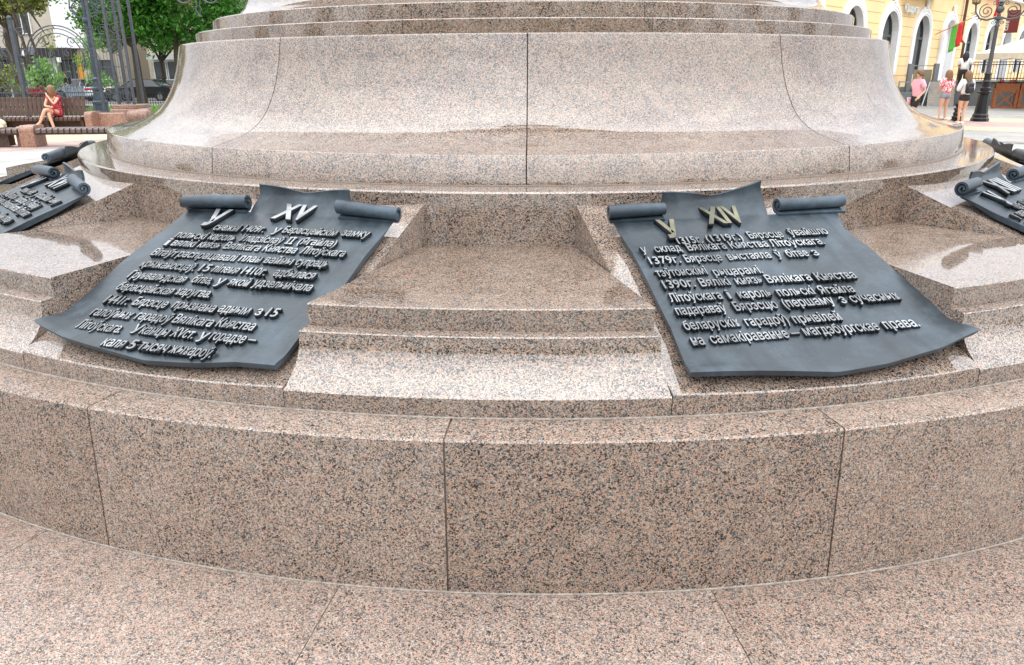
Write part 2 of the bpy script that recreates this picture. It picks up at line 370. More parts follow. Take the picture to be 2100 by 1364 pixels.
B_BRASS = bronze('brass_numeral_face', (.125, .12, .08), None, .42)
B_ROLL = bronze('bronze_roll', (.040, .056, .072), None, .34)

XV_LINES = [[('снежні', -0.273, -0.14, 0.451), ('1409г.', -0.12, -0.005, 0.446), ('у', 0.035, 0.074, 0.441), ('Берасцейскім', 0.084, 0.352, 0.435), ('замку', 0.375, 0.504, 0.427)], [('польскі', -0.421, -0.26, 0.533), ('кароль', -0.244, -0.108, 0.529), ('Уладзіслаў', -0.086, 0.133, 0.524), ('ІІ', 0.149, 0.187, 0.52), ('(Ягайла)', 0.209, 0.391, 0.516)], [('і', -0.434, -0.407, 0.6), ('вялікі', -0.394, -0.27, 0.598), ('князь', -0.252, -0.141, 0.595), ('Вялікага', -0.121, 0.061, 0.591), ('Княства', 0.077, 0.239, 0.587), ('Літоўскага', 0.26, 0.468, 0.583)], [('Вітаўт', -0.437, -0.31, 0.682), ('распрацавалі', -0.3, -0.003, 0.678), ('план', 0.013, 0.118, 0.673), ('вайны', 0.135, 0.269, 0.67), ('супраць', 0.285, 0.432, 0.667)], [('крыжаносцаў.', -0.425, -0.145, 0.77), ('15', -0.126, -0.075, 0.765), ('ліпеня', -0.062, 0.064, 0.762), ('1410г.', 0.082, 0.197, 0.758), ('адбылася', 0.232, 0.419, 0.753)], [('Грунвальдская', -0.422, -0.133, 0.854), ('бітва,', -0.103, -0.007, 0.845), ('у', 0.011, 0.053, 0.842), ('якой', 0.071, 0.166, 0.839), ('удзельнічала', 0.184, 0.45, 0.831)], [('берасцейская', -0.412, -0.133, 0.939), ('харугва.', -0.12, 0.049, 0.932)], [('1441г.', -0.397, -0.279, 1.029), ('Бярэсце', -0.258, -0.095, 1.023), ('прызнана', -0.07, 0.126, 1.016), ('адным', 0.142, 0.279, 1.01), ('з', 0.305, 0.333, 1.006), ('15', 0.352, 0.402, 1.004)], [('галоўных', -0.392, -0.197, 1.111), ('гарадоў', -0.178, -0.014, 1.105), ('Вялікага', -0.004, 0.174, 1.1), ('Княства', 0.191, 0.356, 1.094)], [('Літоўскага.', -0.389, -0.176, 1.193), ('У', -0.136, -0.094, 1.185), ('канцы', -0.092, 0.032, 1.182), ('ХVст.', 0.045, 0.148, 1.176), ('у', 0.166, 0.206, 1.172), ('горадзе', 0.214, 0.364, 1.168), ('–', 0.372, 0.408, 1.163)], [('каля', -0.181, -0.083, 1.282), ('5', -0.067, -0.033, 1.279), ('тысяч', -0.02, 0.105, 1.275), ('жыхароў.', 0.114, 0.297, 1.27)]]
XIV_LINES = [[('1315г.', -0.273, -0.159, 0.484), ('(1319г.)', -0.141, 0.025, 0.478), ('Бярэсце', 0.057, 0.218, 0.471), ('ўвайшло', 0.25, 0.433, 0.463)], [('у', -0.45, -0.425, 0.536), ('склад', -0.391, -0.275, 0.537), ('Вялікага', -0.249, -0.076, 0.538), ('Княства', -0.059, 0.113, 0.539), ('Літоўскага.', 0.125, 0.373, 0.541)], [('1379г.', -0.442, -0.31, 0.62), ('Бярэсце', -0.29, -0.13, 0.621), ('выстаяла', -0.105, 0.085, 0.622), ('ў', 0.107, 0.135, 0.622), ('бітве', 0.157, 0.256, 0.623), ('з', 0.274, 0.303, 0.623)], [('тэўтонскімі', -0.445, -0.232, 0.708), ('рыцарамі.', -0.21, -0.002, 0.724)], [('1390г.', -0.443, -0.313, 0.786), ('Вялікі', -0.293, -0.169, 0.788), ('князь', -0.145, -0.031, 0.79), ('Вялікага', -0.015, 0.178, 0.792), ('Княства', 0.199, 0.374, 0.795)], [('Літоўскага', -0.449, -0.239, 0.873), ('і', -0.218, -0.201, 0.875), ('кароль', -0.173, -0.036, 0.878), ('польскі', -0.012, 0.143, 0.881), ('Ягайла', 0.163, 0.313, 0.885)], [('падараваў', -0.453, -0.256, 0.952), ('Бярэсцю', -0.221, -0.047, 0.951), ('(першаму', -0.023, 0.19, 0.95), ('з', 0.215, 0.241, 0.95), ('сучасных', 0.261, 0.473, 0.949)], [('беларускіх', -0.456, -0.241, 1.04), ('гарадоў)', -0.219, -0.05, 1.043), ('прывілей', -0.031, 0.163, 1.047)], [('на', -0.46, -0.414, 1.125), ('самакіраванне', -0.389, -0.089, 1.123), ('–', -0.078, -0.042, 1.121), ('магдэбургскае', -0.027, 0.277, 1.119), ('права.', 0.301, 0.444, 1.116)]]

def lerp_tab(T, x):
    if x <= T[0][0]: return T[0][1]
    for (a, p), (b, q) in zip(T[:-1], T[1:]):
        if x <= b:
            t = (x-a)/(b-a); t = t*t*(3-2*t) if False else t
            return p + (q-p)*t
    return T[-1][1]
def sstep(a, b, x):
    t = max(0, min(1, (x-a)/(b-a))); return t*t*(3-2*t)
def sheet_mesh(S):
    """S: left edge u(v), right edge u(v), bottom v(u), tip side"""
    nu, nv = 44, 56; T = .030
    def surf(i, j):
        s = i/nu; t = j/nv
        u = S['left'][0][1]*(1-s) + S['right'][0][1]*s
        for _ in range(3):
            vb = lerp_tab(S['bottom'], u); v = S['top'] + (vb-S['top'])*t
            u = lerp_tab(S['left'], v)*(1-s) + lerp_tab(S['right'], v)*s
        q = sstep(vb-.11, vb, v)
        n = .048 + (.004*math.sin(7*u+3*v) + .003*math.sin(11*v+1.3+2*u))*sstep(.30, .46, v)
        n += .016*q*q
        td = (u - S['tip'][0])*S['tip'][1]            # distance inwards from the raised corner
        n += .042*sstep(0, .20, .20-td)*sstep(vb-.17, vb, v)
        return u, v, n
    top = [[surf(i, j) for j in range(nv+1)] for i in range(nu+1)]
    V = []; W = nv+1
    for row in top:
        for u, v, n in row: V.append((u, -v, n))
    K = len(V)
    for row in top:
        for u, v, n in row:
            h = .5 if False else 0
            V.append((u*.985, -v*.992 - .002, max(n-T*(.35+.65*sstep(.26, .50, v)), .006)))
    F = []
    for i in range(nu):
        for j in range(nv):
            a, b, c, d = i*W+j, i*W+j+1, (i+1)*W+j+1, (i+1)*W+j
            F.append((a, b, c, d)); F.append((K+d, K+c, K+b, K+a))
    for j in range(nv):
        F.append((j, K+j, K+j+1, j+1)); o = nu*W; F.append((o+j+1, K+o+j+1, K+o+j, o+j))
    for i in range(nu):
        a, d = i*W, (i+1)*W; F.append((d, K+d, K+a, a)); a, d = i*W+nv, (i+1)*W+nv; F.append((a, K+a, K+d, d))
    mb = MB().add(V, F); me = mb.mesh('sheet', [B_SHEET, B_ROLL], 32)
    for p in me.polygons:
        if abs(p.normal.z) < .6 or p.normal.z < 0: p.material_index = 1
    return me
def ribbon(path, us, T, mats, name, par, flare=0.0, wob=0.0):
    """path(s, t) -> (v, n) list for lateral fraction s; thickness T along the normal; us lateral stations"""
    V = []; F = []; rows = []
    for k, (u, s) in enumerate(us):
        P = path(s); row_t = []; row_b = []
        for i, (v, n) in enumerate(P):
            a = P[max(i-1, 0)]; b = P[min(i+1, len(P)-1)]
            dv, dn = b[0]-a[0], b[1]-a[1]; l = math.hypot(dv, dn) or 1
            # normal to the left of travel (travel = up the slope, -v; outer face = below/back)
            nv_, nn_ = -dn/l, dv/l
            uu = u if not callable(flare) else u + flare(i/(len(P)-1), s)
            row_t.append((uu, -v, n)); row_b.append((uu, -(v+nv_*T), n+nn_*T))
        rows.append(row_t + row_b[::-1])
    m = len(rows[0])
    for r_ in rows: V += r_
    for i in range(len(rows)-1):
        for k in range(m):
            k2 = (k+1) % m; F.append((i*m+k, i*m+k2, (i+1)*m+k2, (i+1)*m+k))
    h = m//2
    for i in (0, len(rows)-1):
        for k in range(h-1): F.append((i*m+k, i*m+k+1, i*m+m-2-k, i*m+m-1-k))
    return MB().add(V, F).build(name, mats, par, sm=38)
def roll(par, u0, u1, vc0, vc1, rad=.041, name='scroll_roll', seed=0, turns=1.95):
    """the torn strip climbs the slab, curls up and rolls over itself; u0..u1 across"""
    N_ = 46
    def path(s):
        vc = vc0 + (vc1-vc0)*s + .012; Rr = rad*(1+.06*math.sin(3.1*s+seed)); nc = .046 + Rr
        P = [(.278, .0475), (.272, .0477), (min(.268, vc+.004), .0468)]
        for i in range(N_+1):
            a = -math.pi/2 - i/N_*turns*2*math.pi; k = i/N_
            rr = Rr*(1 - .80*k**1.0)
            P.append((vc + rr*math.cos(a)*1.0, nc + rr*math.sin(a)))
        return P
    st = [(u0+(u1-u0)*k/10, k/10) for k in range(11)]
    def fl(t, s):                                   # the torn strip narrows a little as it rolls
        w = (u1-u0); q = sstep(.0, .25, t)
        return (-(s-.5)*w*.03*math.sin(t*9+seed))
    # travel up the slope then around: thickness must lie inside the curl
    return ribbon(path, st, -.0115, B_ROLL, name, par, flare=fl)
def flap(par, u0, u1, top=.15, rise=.055, skew=(0, 0), spike=0, name='torn_flap'):
    """middle strip between the rolls, lifting off the slab and curling back at its torn end"""
    def path(s):
        P = []; vt = top + skew[0]*(1-s) + skew[1]*s
        for i in range(15):
            t = i/14; v = .278 + (vt-.278)*t
            P.append((v, .0475 + (rise + (spike*s**6 if spike > 0 else -spike*(1-s)**6))*t**2.2))
        v, n = P[-1]
        k = .35 + .65*abs(math.cos(3.0*s))
        for a in range(1, 6):
            P.append((v - .016*math.sin(a*.30), n + .010*k*(1-math.cos(a*.55)) + .006*a*k))
        return P
    st = [(u0+(u1-u0)*k/14, k/14) for k in range(15)]
    def fl(t, s): return .012*math.sin(t*5)*(1 if s > .5 else -1)*abs(2*s-1)
    return ribbon(path, st, .011, [B_SHEET], name, par, flare=fl)

FONT_JOBS = []
def text_job(parent, body, size, u0, u1, v, n0, depth, name, mats, thin=.55, offset=.010, slant=0.0):
    c = bpy.data.curves.new('lettering', 'FONT'); c.body = body; c.size = size; c.extrude = depth/2 - .0016; c.bevel_depth = .0016; c.bevel_resolution = 0
    c.offset = size*offset; c.resolution_u = 3; c.shear = slant
    o = bpy.data.objects.new('tmp', c); COL.objects.link(o)
    FONT_JOBS.append((o, parent, u0, u1, v, n0, depth, name, mats))
def run_text():
    bpy.context.view_layer.update(); dg = bpy.context.evaluated_depsgraph_get()
    for o, parent, u0, u1, v, n0, depth, name, mats in FONT_JOBS:
        me = bpy.data.meshes.new_from_object(o.evaluated_get(dg)); n = len(me.vertices)
        co = np.empty(n*3); me.vertices.foreach_get('co', co); co = co.reshape(-1, 3)
        x0, x1 = co[:, 0].min(), co[:, 0].max(); z0 = co[:, 2].min(); z1 = co[:, 2].max()
        if u1 is not None:
            co[:, 0] = u0 + (co[:, 0]-x0)*(u1-u0)/(x1-x0)
        else: co[:, 0] += u0 - x0
        co[:, 1] += -v
        t = (co[:, 2]-z0)/(z1-z0)
        # sides flare outwards towards the sheet, like cast letters
        co[:, 2] = n0 + t*depth
        me.vertices.foreach_set('co', co.ravel())
        me.materials.clear()
        for m in mats: me.materials.append(m)
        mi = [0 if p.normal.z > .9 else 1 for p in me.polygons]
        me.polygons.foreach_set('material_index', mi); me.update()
        ob = link(name, me, parent)
        c = o.data; bpy.data.objects.remove(o); bpy.data.curves.remove(c)

PLX = Matrix.Identity(4)
def plaque_frame(phi):
    a = R(phi); er = Vector((math.cos(a), math.sin(a), 0)); et = Vector((-math.sin(a), math.cos(a), 0))
    P0 = Vector((CX, CY, 0)) + er*3.53 + Vector((0, 0, 1.23)); v = (er*(4.76-3.53) + Vector((0, 0, .777-1.23))).normalized()
    y = -v; n = et.cross(y)
    Mx = Matrix((et, y, n)).transposed().to_4x4(); Mx.translation = P0; return Mx
FORM_A = dict(top=.262, left=[(.26, -.535), (.5, -.552), (.73, -.558), (1.0, -.545), (1.25, -.53)], right=[(.26, .555), (.55, .550), (.776, .560), (1.0, .552), (1.28, .557)],
              bottom=[(-.56, 1.225), (-.48, 1.245), (-.25, 1.282), (.04, 1.315), (.26, 1.295), (.40, 1.268), (.557, 1.262)], tip=(-.555, 1))
FORM_B = dict(top=.262, left=[(.26, -.495), (.5, -.478), (.73, -.487), (1.0, -.495), (1.27, -.528)], right=[(.26, .590), (.40, .545), (.6, .575), (.87, .596), (1.1, .590), (1.23, .60)],
              bottom=[(-.53, 1.265), (-.288, 1.288), (-.008, 1.318), (.20, 1.295), (.353, 1.262), (.60, 1.215)], tip=(.61, -1))
def plaque(phi, form, label, rolls, flp, lines=None, numeral=None, initial=None, brass=False):
    root = empty('bronze_plaque', label=label, cat='plaque', group='bronze scroll plaques on the sloping slabs')
    root.matrix_world = plaque_frame(phi)
    link('sheet', sheet_mesh(form), root)
    for r_ in rolls: roll(root, **r_)
    flap(root, **flp)
    faces = [B_BRASS if brass else B_FACE, B_SIDE]
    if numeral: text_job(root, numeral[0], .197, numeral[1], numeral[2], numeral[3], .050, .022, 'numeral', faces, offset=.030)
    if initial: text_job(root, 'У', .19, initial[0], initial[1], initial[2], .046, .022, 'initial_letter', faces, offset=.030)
    for ln in lines or []:
        for w, a, b, v in ln:
            w = w.strip(',') if w.startswith(',') else w
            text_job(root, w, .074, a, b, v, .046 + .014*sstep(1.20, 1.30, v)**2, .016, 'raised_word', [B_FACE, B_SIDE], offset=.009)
    return root
plaque(-108.6, FORM_A, 'dark bronze scroll plaque with pale numeral XV, left of the central stair block',
       [dict(u0=-.545, u1=-.205, vc0=.262, vc1=.232), dict(u0=.280, u1=.582, vc0=.235, vc1=.258, seed=2)],
       dict(u0=-.185, u1=.320, top=.185, rise=.045, skew=(-.005, .010), spike=0), XV_LINES, ('XV', -.03, .155, .335), (-.365, -.265, .425))
plaque(-78.6, FORM_B, 'dark bronze scroll plaque with brass numeral XIV, right of the central stair block',
       [dict(u0=-.512, u1=-.255, vc0=.242, vc1=.225, rad=.038, seed=1), dict(u0=.285, u1=.622, vc0=.235, vc1=.222, rad=.038, seed=3)],
       dict(u0=-.262, u1=.232, top=.195, rise=.042, skew=(.010, -.01), spike=.03), XIV_LINES, ('XIV', -.09, .10, .350), (-.315, -.225, .44), brass=True)
plaque(-138.6, FORM_A, 'dark bronze scroll plaque with numeral XVI, cut by the left edge of the photograph',
       [dict(u0=-.545, u1=-.205, vc0=.262, vc1=.232), dict(u0=.280, u1=.582, vc0=.235, vc1=.258, seed=2)],
       dict(u0=-.185, u1=.320, top=.195, rise=.03, skew=(-.005, .010)), XV_LINES[0:6], ('XVI', -.08, .17, .335), (-.365, -.265, .425))
plaque(-48.6, FORM_B, 'dark bronze scroll plaque with numeral XIII, cut by the right edge of the photograph',
       [dict(u0=-.512, u1=-.255, vc0=.242, vc1=.225, rad=.040, seed=1), dict(u0=.285, u1=.622, vc0=.235, vc1=.222, rad=.040, seed=3)],
       dict(u0=-.262, u1=.232, top=.195, rise=.028, skew=(.010, -.01), spike=.012), XIV_LINES[0:5], ('XIII', -.12, .11, .358), (-.315, -.225, .44))
plaque(-168.6, FORM_A, 'bronze scroll plaque lying farthest back on the left, mostly its rolled edge showing',
       [dict(u0=-.545, u1=-.205, vc0=.262, vc1=.232), dict(u0=.280, u1=.582, vc0=.235, vc1=.258, seed=2)],
       dict(u0=-.185, u1=.320, top=.21, rise=.02, skew=(-.005, .010)))
plaque(-18.6, FORM_B, 'bronze scroll plaque lying farthest back on the right, only its rolls showing',
       [dict(u0=-.512, u1=-.255, vc0=.242, vc1=.225, rad=.040, seed=1), dict(u0=.285, u1=.622, vc0=.235, vc1=.222, rad=.040, seed=3)],
       dict(u0=-.262, u1=.232, top=.195, rise=.03, skew=(.010, -.01), spike=.0))
run_text()

# ------------------------------------------------------------------ more materials
IRON = plain('wrought_iron_grey', (.085, .095, .11), .5, .4, .2, 9)
IRON_B = plain('cast_iron_black', (.018, .019, .022), .35, .5, .2, 9)
LAMP_BLUE = plain('cast_iron_blue_grey', (.055, .08, .10), .45, .4, .15, 9)
WOOD_D = plain('wood_dark_brown', (.075, .042, .030), .55, 0, .35, 14)
WOOD_G = plain('wood_weathered', (.13, .095, .085), .55, 0, .3, 14)
WOOD_O = plain('wood_orange_brown', (.36, .115, .035), .5, 0, .2, 10)
CREAM = plain('cream_render', (.48, .43, .35), .8, 0, .06, 2)
WHITE = plain('white_render', (.80, .80, .79), .7, 0, .04, 2)
YELLOW = plain('yellow_render', (.84, .61, .32), .8, 0, .05, 1.2)
DARK = plain('dark_fascia', (.025, .022, .022), .5)
GREY_P = plain('grey_panel', (.16, .17, .18), .55, 0, .08, 2)
BARK = plain('bark', (.060, .042, .030), .9, 0, .4, 12, bump=.8)
SKIN = plain('skin', (.60, .34, .23), .5, 0, .05, 5)
METAL = plain('metal_grey', (.30, .31, .32), .35, .7, .1)
BROWN = plain('brown_pipe', (.10, .045, .03), .4, .2)
def glassy(name, col, rough=.06):
    m, nt, b = newmat(name); b.inputs['Base Color'].default_value = (*col, 1); b.inputs['Roughness'].default_value = rough; b.inputs['IOR'].default_value = 1.6
    return m
GLASS = glassy('window_glass', (.05, .06, .065)); GLASS2 = glassy('car_glass', (.02, .025, .03)); RUBBER = plain('rubber', (.02, .02, .02), .8)
RED_L = plain('tail_light_red', (.55, .02, .04), .2); 
def leafmat(name, c1, c2):
    m, nt, b = newmat(name); L = nt.links.new
    g = N(nt, 'ShaderNodeNewGeometry'); r = ramp(nt, [(0, c1), (1, c2)]); L(g.outputs['Random Per Island'], r.inputs[0]); L(r.outputs[0], b.inputs['Base Color'])
    b.inputs['Roughness'].default_value = .5
    tr = N(nt, 'ShaderNodeBsdfTranslucent'); L(r.outputs[0], tr.inputs[0]); ms = N(nt, 'ShaderNodeMixShader'); ms.inputs[0].default_value = .35
    out = nt.nodes['Material Output']; L(b.outputs[0], ms.inputs[1]); L(tr.outputs[0], ms.inputs[2]); L(ms.outputs[0], out.inputs[0]); return m
LEAF = leafmat('leaf_green', (.018, .085, .008), (.11, .33, .035))
LEAF_Y = leafmat('leaf_olive', (.09, .12, .015), (.26, .28, .05))
LEAF_C = leafmat('leaf_bright', (.10, .24, .04), (.26, .45, .12))
LEAF_D = leafmat('leaf_dark', (.02, .05, .012), (.07, .13, .03))
PETAL = leafmat('petal_red', (.50, .02, .03), (.75, .06, .08))

# ------------------------------------------------------------------ ground
def pavers(name, col, w=.2, h=.1, var=.18, rough=.7, mort=.6):
    m, nt, b = newmat(name); L = nt.links.new
    tc = N(nt, 'ShaderNodeTexCoord'); br = N(nt, 'ShaderNodeTexBrick'); br.inputs['Scale'].default_value = 1; br.inputs['Brick Width'].default_value = w; br.inputs['Row Height'].default_value = h
    br.inputs['Mortar Size'].default_value = .006; br.inputs['Color1'].default_value = (*[c*(1-var) for c in col], 1); br.inputs['Color2'].default_value = (*[c*(1+var) for c in col], 1)
    br.inputs['Mortar'].default_value = (*[c*mort for c in col], 1)
    mp = N(nt, 'ShaderNodeMapping'); mp.inputs['Rotation'].default_value = (0, 0, .5); L(tc.outputs['Object'], mp.inputs[0]); L(mp.outputs[0], br.inputs[0])
    nz = N(nt, 'ShaderNodeTexNoise'); nz.inputs['Scale'].default_value = .6; nz.inputs['Detail'].default_value = 7; L(tc.outputs['Object'], nz.inputs[0])
    mr = N(nt, 'ShaderNodeMapRange'); mr.inputs[1].default_value = .3; mr.inputs[2].default_value = .7; mr.inputs[3].default_value = .8; mr.inputs[4].default_value = 1.15; L(nz.outputs[0], mr.inputs[0])
    s = N(nt, 'ShaderNodeVectorMath', operation='SCALE'); L(br.outputs[0], s.inputs[0]); L(mr.outputs[0], s.inputs[3]); L(s.outputs[0], b.inputs['Base Color'])
    b.inputs['Roughness'].default_value = rough; return m
def sheet(name, pts, z, mat):
    o = MB().add([(x, y, z) for x, y in pts], [tuple(range(len(pts)))]).build(name, mat, fix=False)
    if o.data.polygons[0].normal.z < 0: o.data.flip_normals()
    return tag(o, kind='structure')
def band(name, r1, r2, a1, a2, z, mat):
    n = 40; P = []
    for i in range(n+1): a = R(a1+(a2-a1)*i/n); P.append((CX+r1*math.cos(a), CY+r1*math.sin(a)))
    Q = []
    for i in range(n+1): a = R(a1+(a2-a1)*i/n); Q.append((CX+r2*math.cos(a), CY+r2*math.sin(a)))
    V = [(x, y, z) for x, y in P] + [(x, y, z) for x, y in Q]
    F = [(i, i+1, n+2+i, n+1+i) for i in range(n)]
    o = MB().add(V, F).build(name, mat, fix=False)
    if o.data.polygons[0].normal.z < 0: o.data.flip_normals()
    return tag(o, kind='structure')
P_GREY = pavers('paver_grey', (.29, .285, .27)); P_TAN = pavers('paver_tan', (.56, .40, .27)); P_PINK = pavers('paver_pink', (.38, .27, .24)); ASPH = plain('asphalt', (.10, .10, .10), .85, 0, .2, 3)
P_LG = pavers('paver_light', (.33, .335, .31), .4, .4)
sheet('plaza_ground', [(-400, -400), (400, -400), (400, 400), (-400, 400)], 0, P_GREY)
band('light_pavement', 6.5, 17.4, 85, 200, .004, P_LG)
band('pink_pavement', 17.4, 19.8, 85, 200, .004, P_PINK)
band('tan_pavement', 19.8, 25, 85, 200, .004, P_TAN)
band('light_pavement', 6.5, 18.1, -40, 80, .004, P_LG)
band('kerb', 18.1, 18.3, -40, 80, .03, MORTAR)
band('tan_pavement', 22.4, 24.3, -20, 80, .004, P_TAN)
band('pink_pavement', 24.3, 27.6, -20, 80, .004, P_PINK)
band('tan_pavement', 27.6, 30.0, -20, 80, .004, P_TAN)
sheet('road', [(-150, 50), (-8, 50), (-8, 68), (-150, 68)], .006, ASPH)
LAWN = plain('lawn_soil', (.10, .20, .03), .9, 0, .35, 8)
sheet('lawn', [(-26, 36.5), (-8, 36.5), (-8, 47), (-27, 47)], .008, LAWN)
gp = np.random.RandomState(3); mb = MB()
for i in range(5000):
    x = -26+18*gp.rand(); y = 36.6+10.3*gp.rand(); h = .05+.06*gp.rand(); a = gp.rand()*6.28; dx, dy = .04*math.cos(a), .04*math.sin(a)
    mb.add([(x-dx, y-dy, .008), (x+dx, y+dy, .008), (x+gp.randn()*.02, y, h)], [(0, 1, 2)])
tag(mb.build('grass', leafmat('grass_blade', (.08, .18, .02), (.20, .34, .06)), fix=False), 'short green lawn grass behind the iron gateway', 'grass', kind='stuff')

# ------------------------------------------------------------------ trees
def crown_mesh(name, blobs, n, size, mat, seed=1, droop=.3):
    rs = np.random.RandomState(seed); w = np.array([b[3]**2 for b in blobs]); w = w/w.sum(); V = []; F = []
    for bi, (x, y, z, r) in enumerate(blobs):
        k = int(n*w[bi]); nc = max(4, k//22)
        for c in range(nc):
            d = rs.randn(3); d /= np.linalg.norm(d); rr = r*(.35+.65*rs.rand()**.5); cc = np.array([x, y, z]) + d*rr*np.array([1, 1, .75])
            for q in range(22):
                p = cc + rs.randn(3)*size*1.7
                a = rs.randn(3); a[2] -= droop; a /= np.linalg.norm(a); b = np.cross(a, rs.randn(3)); b /= np.linalg.norm(b)
                s = size*(.6+.8*rs.rand()); i = len(V)
                V += [tuple(p-a*s), tuple(p+b*s*.42), tuple(p+a*s), tuple(p-b*s*.42)]; F.append((i, i+1, i+2, i+3))
    me = bpy.data.meshes.new(name); me.from_pydata(V, [], F); me.materials.append(mat); return me
def tree(name, label, x, y, h0, tr, blobs, n, size, mat, seed=1, lean=(0, 0), group=None, cat='tree', trunks=None):
    t = empty(name, (x, y, 0), 0, label, cat, group); rs = random.Random(seed)
    mb = MB(); 
    for (ox, oy, rr, lx, ly, hh) in (trunks or [(0, 0, tr, lean[0], lean[1], h0)]):
        pts = [(ox+lx*k/5+rs.uniform(-.04, .04)*rr*4, oy+ly*k/5, hh*k/5-.02) for k in range(6)]
        mb.tube(pts, [rr*(1.35 if k == 0 else 1-.09*k) for k in range(6)], 10)
        top = Vector(pts[-1])
        for b in blobs[:8]:
            e = Vector(b[:3]); m1 = top.lerp(e, .5) + Vector((rs.uniform(-.2, .2), rs.uniform(-.2, .2), .15)); mb.tube([top-Vector((0, 0, .3)), m1, e], [rr*.5, rr*.3, rr*.1], 6)
    mb.build('trunk', BARK, t, sm=60)
    link('crown', crown_mesh('crown', blobs, n, size, mat, seed), t)
    return t
rs = random.Random(5)
def cloud(cx, cy, cz, rx, rz, k, r): return [(cx+rs.uniform(-rx, rx), cy+rs.uniform(-rx, rx)*.6, cz+rs.uniform(-rz, rz), r*rs.uniform(.7, 1.2)) for _ in range(k)]
tree('locust_tree', 'dark trunked tree with feathery green leaves behind the iron gateway', -21.75, 47, 3.6, .27, [(-1.4, 0, 4.0, .9), (-2.2, 0, 4.8, 1.0), (.6, -.3, 4.2, .9), (.8, -.3, 4.6, 1.1), (0, 0, 5.8, 1.5), (-1.5, 0, 6, 1.2), (1.7, 0, 6.2, 1.3)] + cloud(0, 0, 7, 2.2, 1.6, 7, 1.2), 11000, .13, LEAF, 3)
tree('locust_tree', 'broader dark trunked tree partly hidden by the left flank of the bell', -19.45, 47.5, 3.4, .37, [(-.9, 0, 3.9, 1.0), (1.2, 0, 3.7, 1.0), (0, -.3, 4.8, 1.3), (2.4, 0, 4.6, 1.3), (3.4, 0, 5.4, 1.5), (-.8, 0, 6, 1.3)] + cloud(1, 0, 7, 2.6, 1.6, 9, 1.3), 15000, .13, LEAF, 4)
tree('maple_tree', 'olive green tree overhanging the top left corner', -32.6, 53, 5, .3, [(0, 0, 6.6, 1.7), (2, 0, 6.9, 1.4), (-2, 0, 7, 1.6), (1.5, 0, 8.5, 1.7), (-3.5, 0, 8, 2), (3.4, 0, 8.6, 1.2), (0, 0, 9, 2)] + cloud(-1.5, 0, 7.6, 3.2, .8, 8, 1.4), 22000, .15, LEAF_Y, 6)
tree('young_tree', 'slender several stemmed tree with sparse leaves before the white wall', -27.0, 46, 7, .1, [(-.6, 0, 5.6, .6), (.5, 0, 6.4, .7), (.1, 0, 7.6, .8), (1.0, 0, 3.6, .5), (-1, 0, 7.2, .7)], 900, .11, LEAF_Y, 8, trunks=[(0, 0, .11, -1.0, 0, 7.2), (.7, .2, .10, -1.6, 0, 7.2), (-.9, 0, .08, .2, 0, 6.6)])
tree('chestnut_sapling', 'young chestnut with large bright green leaves behind the rear bench', -19.6, 33.5, 1.5, .04, [(0, 0, 1.9, .42), (-.35, 0, 1.65, .3), (.38, 0, 1.75, .32), (.15, 0, 2.2, .25), (.5, 0, 1.45, .25), (-.3, 0, 1.35, .25)], 420, .13, LEAF_C, 9)
tree('leafy_bush', 'yellow green bush at the left edge behind the fence', -22.2, 34.5, 1.0, .04, [(0, 0, 1.6, .45), (-.6, 0, 1.9, .4), (.6, 0, 1.9, .4), (0, 0, 2.3, .3), (.8, 0, 1.3, .35)], 900, .08, LEAF_Y, 10, cat='bush')
tree('leafy_bush', 'small green bush beside the slim lamp column, seen through the gateway', -23.2, 45, 1.0, .04, [(0, 0, 1.6, .5), (-.5, 0, 2.5, .6), (0, 0, 3.4, .6), (.7, 0, 1.3, .4)], 1600, .08, LEAF_C, 11, cat='bush')
tree('street_tree', 'green and olive tree standing on the street between fence and shop', -30.5, 62, 3.6, .16, [(0, 0, 4.6, 1.2), (1.6, 0, 5.3, 1.2), (-.8, 0, 6.2, 1.2), (3, 0, 6.6, 1.4), (4.5, 0, 5.6, 1.3)] + cloud(4, 0, 7.5, 2.5, 1, 5, 1.2), 6000, .15, LEAF_Y, 12)
for i, (x, y) in enumerate([(-46, 60), (-13, 62), (-40, 49)]):
    tree('street_tree', ['leafy street tree at the far left edge behind the cars', 'leafy street tree hidden mostly behind the pedestal', 'leafy tree behind the fence at the far left'][i], x, y, 3.6, .22, [(0, 0, 5.2, 1.7), (1.6, 0, 6.4, 1.6), (-1.8, 0, 6.2, 1.6), (0, 0, 7.6, 1.8)], 4000, .17, LEAF_D, 20+i)

tree('street_tree', 'dark green street tree in front of the pale wall between shopfront and gateway', -28.5, 66, 3.0, .2, [(0, 0, 4.6, 1.5), (1.2, 0, 5.8, 1.5), (-1.5, 0, 5.6, 1.5), (2.2, 0, 4.2, 1.2), (0, 0, 7.4, 1.9), (3.4, 0, 7, 1.8)], 7000, .16, LEAF, 31)
